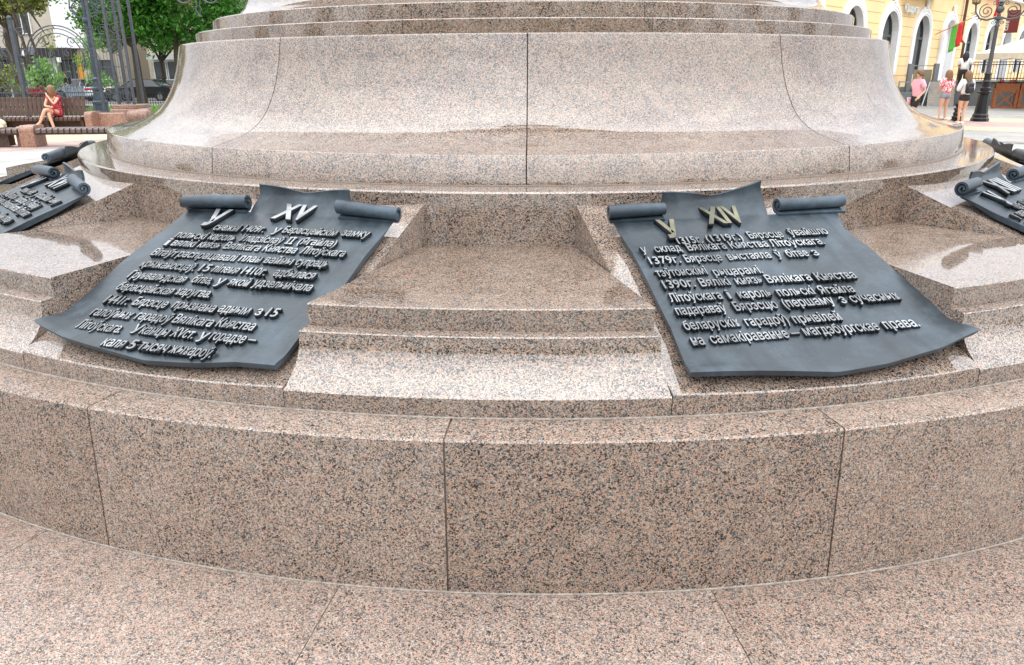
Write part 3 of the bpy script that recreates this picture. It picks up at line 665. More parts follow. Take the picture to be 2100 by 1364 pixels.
# ------------------------------------------------------------------ left buildings
def win(par, x, y, z, w, h, frame, bars=1, rz=0, glass=GLASS, d=.1):
    """window in a facade facing -y : frame + pane"""
    mb = MB(); t = .07
    mb.box((x, y-d/2, z+h-t/2), (w, d, t)); mb.box((x, y-d/2, z+t/2), (w, d, t))
    for sx in (-1, 1): mb.box((x+sx*(w/2-t/2), y-d/2, z+h/2), (t, d, h-2*t))
    for b in range(bars): mb.box((x-w/2+w*(b+1)/(bars+1), y-d/2+.01, z+h/2), (t*.8, d*.7, h-2*t))
    f = mb.build('window', frame, par); MB().box((x, y-.02, z+h/2), (w-2*t-.004, .02, h-2*t-.004)).build('pane', glass, f); return f
bA = empty('shop_building', (0, 0, 0), 0, 'cream shop building with a black canopy band beyond the parked cars', 'building')
mb = MB(); mb.box((-62, 79, 6), (50, 12, 12)); mb.build('wall', CREAM, bA)
MB().box((-58, 72.2, 3.6), (38, 1.6, .8)).build('canopy', DARK, bA)
MB().box((-39.3, 72.85, 8), (2.6, .3, 8)).build('white_gable', WHITE, bA)
for k in range(14):
    x = -76 + 2.9*k
    MB().box((x, 72.8, 1.6), (.75, .4, 3.16)).build('pilaster', CREAM if k % 3 else WHITE, bA)
    win(bA, x+1.45, 72.95, .5, 1.7, 2.5, DARK, 1)
for k in range(10): win(bA, -74+3.4*k, 72.95, 5.2, 1.6, 2.2, WHITE, 1)
MB().box((-38.7, 72.7, 1.9), (.6, .25, 3.0)).build('orange_door', plain('orange_paint', (.62, .30, .03), .5), bA)
for (x, z, w, h, m) in [(-43.2, 3.62, .9, .5, WHITE), (-42.1, 3.75, .6, .65, GREY_P), (-39.8, 3.0, .35, .4, WHITE)]:
    MB().box((x, 71.32, z), (w, .06, h)).build('sign_board', m, bA)
bB = empty('glass_shopfront_building', (0, 0, 0), 0, 'low building with a white framed glass shopfront seen between the tree trunks', 'building')
MB().box((-24, 84, 5), (21, 14, 10)).build('wall', CREAM, bB)
MB().box((-24, 76.2, 3.25), (20, 1.2, .4)).build('canopy', plain('grey_fascia', (.4, .42, .42), .6), bB)
MB().box((-24, 76.88, .6), (20, .2, 1.2)).build('plinth', GREY_P, bB)
for k in range(15): win(bB, -33.4+1.32*k, 76.9, 1.22, 1.22, 1.75, WHITE, 0)
for k in range(6): win(bB, -32+3.2*k, 76.95, 4.6, 1.5, 1.9, WHITE, 1)

# ------------------------------------------------------------------ cars
def car(label, x, y, rz, col, hatch=False, L_=4.6, group='cars parked along the street'):
    c = empty('parked_car', (x, y, 0), rz, label, 'car', group); W = 1.78
    paint = plain('car_paint', col, .22, .3, .03); h = 1.46
    lo = [(-L_/2, .38), (-L_/2+.03, .72), (-L_/2+.12, .92), (-L_/2+.55, .97), (-.95, 1.0), (L_/2-1.05, .93), (L_/2-.25, .80), (L_/2-.03, .60), (L_/2, .38), (L_/2-.2, .24), (-L_/2+.2, .24)]
    if hatch: lo[3] = (-L_/2+.3, 1.0)
    V = []; F = []; n = len(lo)
    for s, ins in ((-1, 0), (-.86, 1), (.86, 1), (1, 0)):
        for px_, pz in lo: V.append((px_*(1 if ins else .985), s*W/2, pz if ins else .24+(pz-.24)*.96))
    for i in range(3):
        for k in range(n): F.append((i*n+k, i*n+(k+1) % n, (i+1)*n+(k+1) % n, (i+1)*n+k))
    F += [tuple(range(n)), tuple(reversed(range(3*n, 4*n)))]
    MB().add(V, F).build('body', paint, c, sm=40)
    rear = -L_/2+.18 if hatch else -L_/2+.75
    cab = [(rear, .96), (rear+(.28 if hatch else .62), h-.05), (rear+1.0, h), (.35, h-.01), (1.15, .95)]
    def cabin(inset, mat, name, sh=0, parent=c):
        V = []; F = []; m = len(cab)
        for s in (-1, 1):
            for i, (px_, pz) in enumerate(cab): V.append((px_*(1-inset*.2), s*((W/2-.05-inset) if pz < 1.0 else (W/2-.24-inset)), pz-sh))
        F = [tuple(range(m)), tuple(reversed(range(m, 2*m)))] + [(i, i+m, (i+1) % m+m, (i+1) % m) for i in range(m)]
        return MB().add(V, F).build(name, mat, parent, sm=30)
    cabin(0, GLASS2, 'windows')
    # roof skin and pillars
    mb = MB(); mb.prism([(cab[1][0]+.05, h-.045), (cab[2][0], h+.012), (cab[3][0], h+.006), (cab[3][0]+.12, h-.07), (cab[1][0]+.1, h-.07)], -(W/2-.23), W/2-.23)
    mb.build('roof', paint, c, sm=30)
    for s in (-1, 1):
        for (a, b) in ((cab[0], cab[1]), (cab[4], cab[3]), ((-.15, .97), (-.2, h))):
            MB().tube([(a[0], s*(W/2-.05), a[1]), (b[0], s*(W/2-.24), b[1])], .035, 4).build('pillar', paint, c)
    wh = MB().lathe([(.18, 0), (.31, 0), (.325, .03), (.325, .18), (.31, .21), (.18, .21)], n=20)
    wm = wh.mesh('tyre', RUBBER, 30)
    rim = MB().lathe([(.03, .0), (.19, .0), (.20, .03)], n=20, cap=False)
    for k in range(9): a = k*2*math.pi/9; rim.tube([(0, 0, .0), (.18*math.cos(a), .18*math.sin(a), .0)], .016, 4)
    rm = rim.mesh('rim', METAL)
    for sx in (-L_/2+.85, L_/2-.85):
        for s in (-1, 1):
            w = link('wheel', wm, c, (sx, s*(W/2+.01), .325), (R(-90*s), 0, 0)); 
            w.rotation_euler = (R(90) if s < 0 else R(-90), 0, 0); w.location = (sx, s*(W/2-.20), .325)
            r2 = link('rim', rm, w, (0, 0, .215))
        MB().lathe([(.36, 0), (.36, W+.004)], c=(0, 0, 0), n=20).build('wheel_arch', RUBBER, c, loc=(sx, W/2+.002, .33), rot=(R(90), 0, 0))
    for s in (-1, 1):
        MB().box((-L_/2+.09, s*(W/2-.22), .80), (.14, .42, .16), bev=.02).build('tail_light', RED_L, c)
        MB().box((L_/2-.13, s*(W/2-.25), .66), (.2, .4, .13), bev=.02).build('headlight', WHITE, c)
    MB().box((-L_/2-.005, 0, .62), (.02, .5, .11)).build('number_plate', WHITE, c)
    MB().box((L_/2+.002, 0, .48), (.02, .5, .11)).build('number_plate', WHITE, c)
    return c
car('glossy black saloon parked side on behind the two dark tree trunks', -25.5, 55.5, R(178), (.012, .012, .014), L_=4.8)
car('pale blue grey hatchback behind the black saloon near the thick trunk', -25.0, 63, R(200), (.45, .58, .65), True, 4.2)
car('white hatchback seen through the gateway bars', -29.6, 58, R(110), (.62, .66, .70), True, 4.2)
car('silver car half hidden by the lamp column', -31.9, 60, R(175), (.45, .50, .55), False, 4.5)
car('dark grey car beside the person dressed in black', -34.2, 61, R(178), (.05, .055, .065), False, 4.5)
car('white and grey car behind the chestnut sapling', -38.6, 62, R(182), (.50, .52, .55), False, 4.5)
car('black car with its front to the fence at the left edge', -36.3, 55, R(-80), (.03, .032, .036), True, 4.3)
car('dark blue car farthest left along the kerb', -41.5, 58, R(-85), (.03, .05, .08), True, 4.3)

# ------------------------------------------------------------------ iron fence, gateway and lamp
def spiral(c, r, a0, turns, rr=.012, plane='xz', dirn=1, n=22, shrink=.85):
    return [(c[0]+r*(1-shrink*k/n)*math.cos(a0+dirn*turns*2*math.pi*k/n), c[1], c[2]+r*(1-shrink*k/n)*math.sin(a0+dirn*turns*2*math.pi*k/n)) for k in range(n+1)]
def fence_section(x0, x1, y, label):
    f = empty('iron_fence', (x0, y, 0), 0, label, 'fence', 'iron fence sections with arched tops'); w = x1-x0
    m = MB().box((0, 0, 1.9), (.14, .14, 3.75)); m.ball((0, 0, 3.83), .09, 6); m.build('fence_post', IRON, f)
    for z in (.42, 1.12): MB().box((w/2, 0, z), (w-.15, .045, .045)).build('fence_rail', IRON, f)
    nb = int(w/.155); bm_ = MB().tube([(0, 0, 0), (0, 0, 1)], .011, 6).mesh('fence_bar', IRON)
    cx = w/2
    for k in range(1, nb):
        x = w*k/nb; t = (x-cx)/(w/2); top = 2.3 + .5*math.sqrt(max(0, 1-(t*1.05)**2)) if abs(t) < .95 else 2.3
        o = link('fence_bar', bm_, f, (x, 0, .40)); o.scale = (1, 1, top-.40)
    bs = MB().tube([(0, 0, 0), (0, 0, 1)], .010, 6).mesh('picket', IRON)
    for k in range(nb):
        o = link('picket', bs, f, (w*(k+.5)/nb, 0, .2)); o.scale = (1, 1, .96)
    def arc(r, rr, a0=8, a1=172, dz=0): MB().tube([(cx+r*math.cos(R(a0+(a1-a0)*k/20)), 0, 2.35+dz+r*.98*math.sin(R(a0+(a1-a0)*k/20))) for k in range(21)], rr, 6).build('arch_bar', IRON, f)
    ra = w*.33
    arc(ra+.16, .026); arc(ra+.05, .018); arc(ra-.12, .022, -30, 200)
    for s in (-1, 1):
        for (dx, dz, r_, a, tn, d) in [(w*.40, .85, .22, 0, 1.3, 1), (w*.40, .1, .2, 180, 1.2, -1), (w*.30, -.25, .16, 90, 1.3, 1), (w*.18, .55, .2, 270, 1.3, -1), (w*.10, .1, .13, 90, 1.2, 1)]:
            MB().tube(spiral((cx+s*dx, 0, 2.45+dz), r_, R(a if s > 0 else 180-a), tn, dirn=d*s), .016, 5).build('scroll', IRON, f)
        MB().tube([(cx+s*w*.46, 0, 3.45), (cx+s*w*.40, 0, 3.0), (cx+s*w*.47, 0, 2.4), (cx+s*w*.44, 0, 1.15)], .018, 5).build('scroll', IRON, f)
        MB().tube([(cx+s*w*k/100, 0, 1.32+.13*math.sin(k*.9)) for k in range(0, 48, 2)], .012, 5).build('scroll', IRON, f)
    return f
fence_section(-19.0, -15.75, 31.2, 'grey wrought iron fence section with an arched scroll top, right behind the seated woman')
fence_section(-22.3, -19.1, 31.2, 'grey wrought iron fence section at the left edge, its arched top cut off')
gw = empty('iron_gateway', (-14.9, 30.3, 0), 0, 'tall wrought iron gateway pillar of four grey posts on a granite plinth', 'gate')
for (x, y, z0) in [(-.75, .25, .45), (.12, -.3, .71), (.70, -.3, .71), (.12, .45, .71), (.70, .45, .71)]:
    MB().box((x, y, (z0+7)/2), (.085, .085, 7-z0)).build('gate_post', IRON, gw)
for (xa, xb, y) in [(.12, .70, -.3), (-.75, .12, .25)]:
    cx = (xa+xb)/2; w = xb-xa-.09
    for z in (.80, 2.05, 3.0, 3.95): MB().box((cx, y, z), (w, .03, .03)).build('gate_rail', IRON, gw)
    for k in range(1, 6):
        MB().tube([(xa+.045+w*k/6, y, .80), (xa+.045+w*k/6, y, 3.0)], .009, 5).build('gate_bar', IRON, gw)
    for k in range(1, 5): MB().tube([(xa+.06, y, .95+.18*k), (xb-.06, y, .95+.18*k)], .007, 5).build('gate_bar', IRON, gw)
    for (z, r_) in [(3.38, .17), (1.0, .2), (4.2, .2)]:
        MB().tube([(cx+r_*math.cos(a*.3142), y, z+r_*math.sin(a*.3142)) for a in range(21)], .014, 5).build('gate_ring', IRON, gw)
        MB().tube([(cx+r_*.5*math.cos(a*.3142), y, z+r_*.5*math.sin(a*.3142)) for a in range(21)], .012, 5).build('gate_ring', IRON, gw)
    for s in (-1, 1):
        for z, a in ((2.75, 90), (3.75, -90), (1.15, 90), (3.1, 180)):
            MB().tube(spiral((cx+s*w*.22, y, z), w*.2, R(a), 1.3, dirn=s), .011, 5).build('scroll', IRON, gw)
# overhead arch with a hanging scroll ornament
for s in (-1, 1):
    MB().tube([(3.46+s*.12, 0, 4.9), (3.46+s*.10, 0, 4.35), (3.46+s*.04, 0, 4.15), (3.46+s*.11, 0, 4.02), (3.46+s*.02, 0, 3.86), (3.46+s*.09, 0, 3.78)], .02, 6).build('pendant_scroll', IRON, gw)
    MB().tube([(3.46+s*(.12+.95*k/14), 0, 4.42-.22*math.sin(math.pi*k/14)+.5*(k/14)**3) for k in range(15)], .03, 6).build('pendant_scroll', IRON, gw)
    MB().tube([(3.46+s*(.2+.7*k/14), 0, 4.52-.13*math.sin(math.pi*k/14)+.4*(k/14)**3) for k in range(15)], .02, 6).build('pendant_scroll', IRON, gw)
    MB().tube(spiral((3.46+s*.55, 0, 4.62), .17, R(270), 1.2, dirn=s), .018, 5).build('pendant_scroll', IRON, gw)
MB().tube([(.4+6.1*k/24, 0, 5.6+1.5*math.sin(math.pi*k/24)) for k in range(25)], .04, 6).build('arch_bar', IRON, gw)
MB().tube([(.4+6.1*k/24, 0, 5.0+.15*math.sin(math.pi*k/24)) for k in range(25)], .03, 6).build('arch_bar', IRON, gw)
# plinth, low wall and rounded end stone
pl_ = empty('granite_plinth', (-14.45, 30.2, 0), 0, 'red granite plinth with a stepped top carrying the iron gateway', 'plinth')
MB().box((0, 0, .28), (1.05, 1.2, .56), bev=.02).build('plinth_block', G_RED, pl_)
MB().box((0, 0, .635), (.92, 1.1, .15), bev=.02).build('plinth_cap', G_RED, pl_)
MB().lathe([(.0, -.40), (.2, -.39), (.26, -.33), (.27, 0), (.26, .33), (.2, .39), (.0, .40)], n=20, cap=False).build('rounded_end_stone', G_RED, pl_, sm=50, loc=(.62, -.75, .30), rot=(0, R(90), 0))
MB().box((.0, -.78, .07), (.5, .3, .14), bev=.01).build('plinth_foot', G_RED, pl_)
w = MB().box((-13.15, 25.9, .3), (.95, .3, .6), bev=.02).build('granite_low_wall', G_RED); tag(w, 'low red granite wall joining the rear bench to the plinth', 'wall')
lp = empty('lamp_column', (-17.55, 34, 0), 0, 'slim blue grey cast iron lamp column with a fluted base behind the fence', 'street lamp')
MB().lathe([(.34, .0), (.34, .25), (.27, .32), (.27, .55), (.31, .60), (.31, .68), (.24, .74), (.20, 1.1), (.25, 1.16), (.25, 1.24), (.17, 1.3), (.14, 1.55), (.18, 1.6), (.10, 1.68)], n=12).build('lamp_base', LAMP_BLUE, lp, sm=25)
MB().lathe([(.085, 1.68), (.075, 3.8), (.15, 3.86), (.15, 3.95), (.08, 4.0), (.07, 5.6)], n=14).build('lamp_shaft', LAMP_BLUE, lp, sm=40)
for s in (-1, 1):
    MB().tube([(s*.08, 0, 4.0), (s*.35, 0, 4.05), (s*.6, 0, 4.35), (s*.55, 0, 4.7), (s*.3, 0, 4.7), (s*.28, 0, 4.5)], .028, 6).build('lamp_arm', LAMP_BLUE, lp)
    MB().tube(spiral((s*.3, 0, 4.4), .24, R(270), 1.6, dirn=s), .02, 6).build('lamp_scroll', LAMP_BLUE, lp)
    MB().tube(spiral((s*.42, .1, 4.75), .2, R(0), 1.6, dirn=-s), .02, 6).build('lamp_scroll', LAMP_BLUE, lp)
pf = empty('picket_fence', (-23, 47.6, 0), 0, 'low black picket fence at the far edge of the lawn', 'fence')
for z in (.15, .62): MB().box((4, 0, z), (12, .03, .03)).build('fence_rail', IRON_B, pf)
bm_ = MB().box((0, 0, .35), (.022, .022, .7)).mesh('picket', IRON_B)
for k in range(80): link('picket', bm_, pf, (-2+k*.15, 0, 0))
ks = MB().box((-16, 49.5, .09), (18, .3, .18)).build('kerb', plain('pale_kerb', (.5, .5, .48), .8)); tag(ks, kind='structure')
fp = empty('flower_planter', (-19.4, 33.0, 0), 0, 'dark planter of red flowers under the chestnut sapling', 'planter')
MB().box((0, 0, .55), (1.3, .4, .5), bev=.02).build('planter_box', DARK, fp)
link('leaves', crown_mesh('leaves', [(-.3, 0, .95, .25), (.3, 0, .95, .25)], 500, .06, LEAF_D, 4), fp)
link('flowers', crown_mesh('flowers', [(-.3, -.12, 1.1, .16), (.05, -.12, 1.14, .15), (.35, -.12, 1.08, .12)], 330, .05, PETAL, 5), fp)['kind'] = 'stuff'

# ------------------------------------------------------------------ benches
def slat_mesh(depth, w=.105, lip=.09):
    poly = [(-depth/2, -.02), (depth/2-.01, -.02), (depth/2-.01, .018), (-depth/2+.03, .02), (-depth/2-.005, .008)]
    P = [(-depth/2-.012, -lip), (-depth/2+.03, -lip), (-depth/2+.03, -.022), (depth/2, -.022), (depth/2, .02), (-depth/2+.04, .02), (-depth/2+.01, .008), (-depth/2-.012, -.02)]
    V = [(x, y, z) for x in (-w/2, w/2) for y, z in P]; n = len(P)
    F = [tuple(range(n)), tuple(reversed(range(n, 2*n)))] + [(i, i+n, (i+1) % n+n, (i+1) % n) for i in range(n)]
    return MB().add(V, F)
fb = empty('slatted_bench', (-12.5, 20.6, 0), R(4), 'backless dark slatted bench with a granite end pier, nearest at the left', 'bench')
s1 = slat_mesh(.26).mesh('slat', WOOD_G); s2 = MB().box((0, 0, 0), (.105, .26, .04), bev=.008).mesh('slat', WOOD_G)
for k in range(-12, 40):
    if -3 <= k <= -1: continue
    x = .25 + k*.145
    link('slat', s1, fb, (x, -.16, .455)); link('slat', s2, fb, (x+.07, .13, .457))
MB().box((2.8, 0, .36), (5.6, .36, .10)).build('seat_beam', WOOD_D, fb); MB().box((-1.1, 0, .36), (1.6, .36, .10)).build('seat_beam', WOOD_D, fb)
MB().box((-.85, .05, .2), (.45, .3, .34)).build('seat_support', WOOD_D, fb); MB().box((3.0, .05, .2), (.45, .3, .34)).build('seat_support', WOOD_D, fb)
def pier(par, x, y, w=.36, h=.55, name='end_pier'):
    n = 8; P = [(-.30, 0), (-.30, h-.14)] + [(-.16-.14*math.cos(R(90*k/n)), h-.14+.14*math.sin(R(90*k/n))) for k in range(1, n+1)] + [(.26, h), (.30, h-.04), (.30, 0)]
    V = [(xx, yy, zz) for xx in (-w/2, w/2) for yy, zz in P]; m = len(P)
    F = [tuple(range(m)), tuple(reversed(range(m, 2*m)))] + [(i, i+m, (i+1) % m+m, (i+1) % m) for i in range(m)]
    MB().add(V, F).build(name, G_RED, par, sm=35, loc=(x, y, 0))
pier(fb, -.05, 0); pier(fb, -.33, .35, .34, .5)
rb = empty('slatted_bench', (-15.2, 25.7, 0), R(-1), 'dark slatted bench with a high backrest that the woman in red sits on', 'bench')
s3 = slat_mesh(.42, .10).mesh('slat', WOOD_D); s4 = MB().box((0, 0, .29), (.125, .03, .58), bev=.006).mesh('back_slat', WOOD_D)
for k in range(-22, 11):
    link('slat', s3, rb, (-.02+k*.14, -.2, .48))
for k in range(-22, 10):
    link('back_slat', s4, rb, (.03+k*.145, .06, .52), (R(-8), 0, R(rnd.uniform(-1, 1))))
MB().box((-.9, .0, .41), (4.8, .3, .08)).build('seat_beam', WOOD_D, rb); MB().box((-.9, .15, .8), (4.8, .03, .06)).build('back_rail', WOOD_D, rb)
for x in (-2.8, -1.3, .2, 1.35): MB().box((x, .02, .2), (.1, .4, .38)).build('bench_leg', WOOD_D, rb)
MB().box((-.9, .12, .22), (4.8, .05, .34)).build('seat_apron', WOOD_D, rb)
pier(rb, 1.66, -.05, .24, .66)

# ------------------------------------------------------------------ yellow building on the right
FM = 1.05; FA = math.atan(FM); fac = empty('yellow_building', (0, 21.8, 0), FA, 'yellow building with a row of tall white arched windows', 'building')
def arch_poly(cx, z0, zs, r, n=14):
    return [(cx-r, z0)] + [(cx-r*math.cos(math.pi*k/n), zs+r*math.sin(math.pi*k/n)) for k in range(n+1)] + [(cx+r, z0)]
Z0, ZS, RI, RO, DEP = 1.55, 3.52, 1.17, 1.62, .36
WS = [3.8, 8.75, 13.7, 18.65, 23.55, 28.55, 33.75, 38.95, 43.85, 48.7, 53.3, 58.0, 62.9]
# wall as pieces between openings (real openings with deep white reveals)
def wallpiece(poly, y0, y1, mb): mb.prism(poly, y0, y1)
mb = MB(); half = 2.5; TOPZ = 13.0
xs = [WS[0]-2.5] + [(a+b)/2 for a, b in zip(WS[:-1], WS[1:])] + [WS[-1]+2.5]
for i, w in enumerate(WS):
    a, b = xs[i], xs[i+1]; z0 = Z0 if i != 9 and i != 9 else .3
    zd = .9 if i in (7, 10) else Z0
    L_ = [(a, .9), (a, TOPZ), (w, TOPZ), (w, ZS+RI)] + [(w-RI*math.cos(math.pi*k/14), ZS+RI*math.sin(math.pi*k/14)) for k in range(6, -1, -1)] + [(w-RI, zd)] + ([(w, zd), (w, .9)] if zd > .9 else [(w-RI, .9)])
    # left half and right half as separate ngons (front face only plus thickness)
    Lp = [(a, .9), (w-RI, .9)] + ([(w-RI, zd)] if zd > .9 else []) + [(w-RI*math.cos(math.pi*k/14), ZS+RI*math.sin(math.pi*k/14)) for k in range(0, 8)] + [(w, TOPZ), (a, TOPZ)]
    Rp = [(w, TOPZ)] + [(w-RI*math.cos(math.pi*k/14), ZS+RI*math.sin(math.pi*k/14)) for k in range(7, 15)] + ([(w+RI, zd)] if zd > .9 else []) + [(w+RI, .9), (b, .9), (b, TOPZ)]
    mb.prism(Lp, 0, .9); mb.prism(Rp, 0, .9)
    if zd > .9: mb.box((w, .45, (.9+zd)/2), (2*RI, .9, zd-.9))
for m_ in [mb]: m_.build('wall', YELLOW, fac)
MB().box((33, -.04, .45), (66, .2, .9)).build('plinth', GREY_P, fac); MB().box((33, .5, .45), (66, .8, .88)).build('plinth_core', DARK, fac)
for w_, z_ in ((33, 6.6), (33, 12.9)): MB().box((w_, -.15, z_), (66.4, .5, .35)).build('cornice', WHITE, fac)
# rustication grooves in the yellow wall
gm = plain('groove_ochre', (.50, .32, .13), .9)
gr = MB()
for i in range(len(WS)-1):
    a, b = WS[i]+RO+.02, WS[i+1]-RO-.02
    for z in (1.5, 2.0, 2.5, 3.0, 3.5, 4.0): gr.box(((a+b)/2, -.002, z), (b-a, .008, .03))
    for z in (4.5, 5.0): gr.box(((a+b)/2, -.002, z), ((b-a)+1.2*(z-4.3), .008, .03))
o = gr.build('groove', gm, fac); o['kind'] = 'stuff'
for i, w in enumerate(WS):
    zd = .9 if i in (7, 10) else Z0
    n = 16; V = []; 
    ri, ro = RI-.02, RO
    outer = [(w-ro, zd)] + [(w-ro*math.cos(math.pi*k/n), ZS+ro*math.sin(math.pi*k/n)) for k in range(n+1)] + [(w+ro, zd)]
    inner = [(w-ri, zd)] + [(w-ri*math.cos(math.pi*k/n), ZS+ri*math.sin(math.pi*k/n)) for k in range(n+1)] + [(w+ri, zd)]
    m = len(outer); V = [(x, -.10, z) for x, z in outer] + [(x, -.10, z) for x, z in inner] + [(x, 0.01, z) for x, z in outer] + [(x, DEP, z) for x, z in inner]
    F = []
    for k in range(m-1):
        F += [(k, k+1, m+k+1, m+k), (k, 2*m+k, 2*m+k+1, k+1), (m+k, m+k+1, 3*m+k+1, 3*m+k)]
    F += [(0, m, 3*m, 2*m), (m-1, 2*m+m-1, 3*m+m-1, 2*m-1)]
    MB().add(V, F).build('arch_surround', WHITE, fac, fix=True)
    for dr in (.10, .27): MB().tube([(w-(ri+dr)*math.cos(math.pi*k/n), -.105, ZS+(ri+dr)*math.sin(math.pi*k/n)) for k in range(n+1)], .028, 5).build('arch_moulding', WHITE, fac)
    MB().box((w, -.13, ZS+RO+.12), (.28, .12, .42), bev=.02).build('keystone', WHITE, fac)
    if i in (7, 10): 
        MB().prism(arch_poly(w, .9, ZS, RI-.03), DEP-.06, DEP-.02).build('door_recess', WHITE if i == 7 else GREY_P, fac)
        if i == 7: MB().box((w-RI+.12, DEP-.2, 2.6), (.2, .2, 3.2)).build('door_frame', DARK, fac)
        continue
    f = MB().box((w, DEP-.08, ZS-.02), (2*RI-.04, .10, .13))
    for s in (-1, 1): f.box((w+s*(RI-.08), DEP-.08, (ZS+Z0)/2), (.13, .10, ZS-Z0))
    f.box((w, DEP-.08, Z0+.05), (2*RI-.04, .10, .1)); f.box((w, DEP-.07, (Z0+ZS)/2), (.10, .08, ZS-Z0-.1)); f.box((w, DEP-.07, ZS+.55), (.06, .08, 1.1))
    f.tube([(w-(RI-.06)*math.cos(math.pi*k/n), DEP-.08, ZS+(RI-.06)*math.sin(math.pi*k/n)) for k in range(n+1)], .06, 4)
    fo = f.build('window', plain('frame_dark', (.06, .06, .06), .4), fac)
    MB().prism(arch_poly(w, Z0, ZS, RI-.04), DEP-.05, DEP-.03).build('pane', GLASS, fo)
MB().box((33, 6, 6.5), (66, 9, 13)).build('building_core', DARK, fac)
for z in (9.2,):
    for w in WS: MB().box((w, -.03, z), (1.7, .08, 2.4)).build('upper_window', WHITE, fac); MB().box((w, -.08, z), (1.3, .04, 2.0)).build('upper_pane', GLASS, fac)
MB().tube([(41.0, -.18, 12.5), (41.0, -.18, 3.6), (41.0, -.40, 3.35), (41.0, -.40, .5)], .085, 8).build('drain_pipe', BROWN, fac)
# writing on the facade
def lettering(par, body, size, loc, name, mat, depth=.04, rot=(R(90), 0, 0), width=None, offset=0.0, shear=0):
    c = bpy.data.curves.new('lettering', 'FONT'); c.body = body; c.size = size; c.extrude = depth/2; c.offset = offset; c.shear = shear; c.resolution_u = 3
    o = bpy.data.objects.new('tmp', c); COL.objects.link(o); bpy.context.view_layer.update()
    me = bpy.data.meshes.new_from_object(o.evaluated_get(bpy.context.evaluated_depsgraph_get())); bpy.data.objects.remove(o); bpy.data.curves.remove(c)
    if width:
        xs_ = [v.co.x for v in me.vertices]; k = width/(max(xs_)-min(xs_))
        for v in me.vertices: v.co.x *= k
    me.materials.clear(); me.materials.append(mat); return link(name, me, par, loc, rot)
SIGNW = plain('sign_letter_white', (.75, .75, .73), .4)
sg = empty('shop_lettering', (0, 21.8, 0), FA, 'small white raised shop lettering between the first two visible arches', 'sign')
lettering(sg, 'Продукты', .52, (30.05, -.14, 4.72), 'letters', SIGNW, .08, width=2.15, offset=.012)
sg2 = empty('shop_canopy_sign', (0, 21.8, 0), FA, 'white scalloped shop canopy cut by the top edge of the photo', 'sign')
MB().box((32.2, -.35, 5.72), (5.6, .6, .10)).build('canopy_board', WHITE, sg2)
for k in range(22): MB().lathe([(.115, -.05), (.115, .05)], n=10).build('scallop', WHITE, sg2, loc=(29.6+k*.245, -.66, 5.62), rot=(R(90), 0, 0))
sg3 = empty('red_sign', (0, 21.8, 0), FA, 'red tilted letter sign behind the left lantern of the street lamp', 'sign')
lettering(sg3, 'Ж', 1.3, (46.3, -.6, 5.2), 'letter', plain('sign_red', (.65, .02, .03), .4), .15, offset=.05)
sg4 = empty('hanging_sign', (0, 21.8, 0), FA, 'dark red hanging sign with white lettering between the lamp arms', 'sign')
MB().box((51.0, -.7, 5.0), (.12, .8, 1.5)).build('sign_board', plain('sign_dark_red', (.16, .02, .02), .4), sg4)
lettering(sg4, 'cafe', .42, (50.92, -.50, 4.4), 'letters', SIGNW, .03, rot=(R(90), R(-90), R(-90)))
# flag
fl = empty('flag', (0, 21.8, 0), FA, 'red and green flag with a white patterned hoist hanging from a slanted pole', 'flag')
p0, p1 = Vector((36.0, -.1, 3.75)), Vector((37.95, -1.4, 4.68))
MB().tube([p0, p1], .03, 6).build('pole', WOOD_O, fl)
def flag_part(a, b, mat, name, z0f, z1f):
    V = []; F = []; n = 12; m = 8
    for i in range(n+1):
        t = a + (b-a)*i/n
        for j in range(m+1):
            s = j/m; base = p0.lerp(p1, .47 + .30*t)
            V.append((base.x + .30*s*(.4+t) + .05*math.sin(9*t+3*s), base.y + .09*math.sin(14*t+2*s), base.z - s*(1.45-.35*t)))
    for i in range(n):
        for j in range(m): k = i*(m+1)+j; F.append((k, k+1, k+m+2, k+m+1))
    o = MB().add(V, F).build(name, mat, fl, sm=80, fix=False)
    sol = o.modifiers.new('thickness', 'SOLIDIFY'); sol.thickness = .012
flag_part(0, .5, plain('flag_green', (.10, .42, .05), .7), 'green_stripe', 0, 1)
flag_part(.5, 1, plain('flag_red', (.72, .03, .03), .7), 'red_stripe', 0, 1)

# ------------------------------------------------------------------ terrace in front of the building
tr = empty('raised_terrace', (21.9, 42.3, 0), R(-26), 'raised terrace with grey panelled front wall, light coping and dark railing', 'terrace')
MB().box((7, 2.6, .6), (14, 5.0, 1.2)).build('terrace_core', DARK, tr)
for k in range(7):
    MB().box((1+2*k, .08, .58), (1.985, .06, 1.16)).build('wall_panel', GREY_P, tr)
MB().box((7.3, .06, 1.24), (11.2, .3, .09)).build('coping', plain('coping_stone', (.45, .45, .43), .7), tr); 0
for k in range(5): MB().box((.80, -.30-.30*(4-k)+.15, .12+.24*k-.0), (1.2, .30, .24)).build('step', plain('step_stone', (.36, .34, .31), .8), tr)
rl = MB().tube([(0, 0, 0), (0, 0, .88)], .012, 5).mesh('baluster', IRON_B)
for k in range(62):
    link('baluster', rl, tr, (2.0+k*.14, .1, 1.27))
for z in (1.36, 2.15, 2.02): MB().box((6.2, .1, z), (8.6, .04, .04)).build('handrail', IRON_B, tr)
for x in (1.95, 4.1, 6.2, 8.3): MB().box((x, .1, 1.7), (.06, .06, .92)).build('rail_post', IRON_B, tr)
MB().tube([(1.75, -1.5, .95), (1.75, .0, 2.15)], .025, 6).build('handrail', IRON_B, tr)
for k in range(7): MB().tube([(1.75, -1.4+k*.22, .1+k*.17), (1.75, -1.4+k*.22, 1.0+k*.175)], .010, 5).build('baluster', IRON_B, tr)
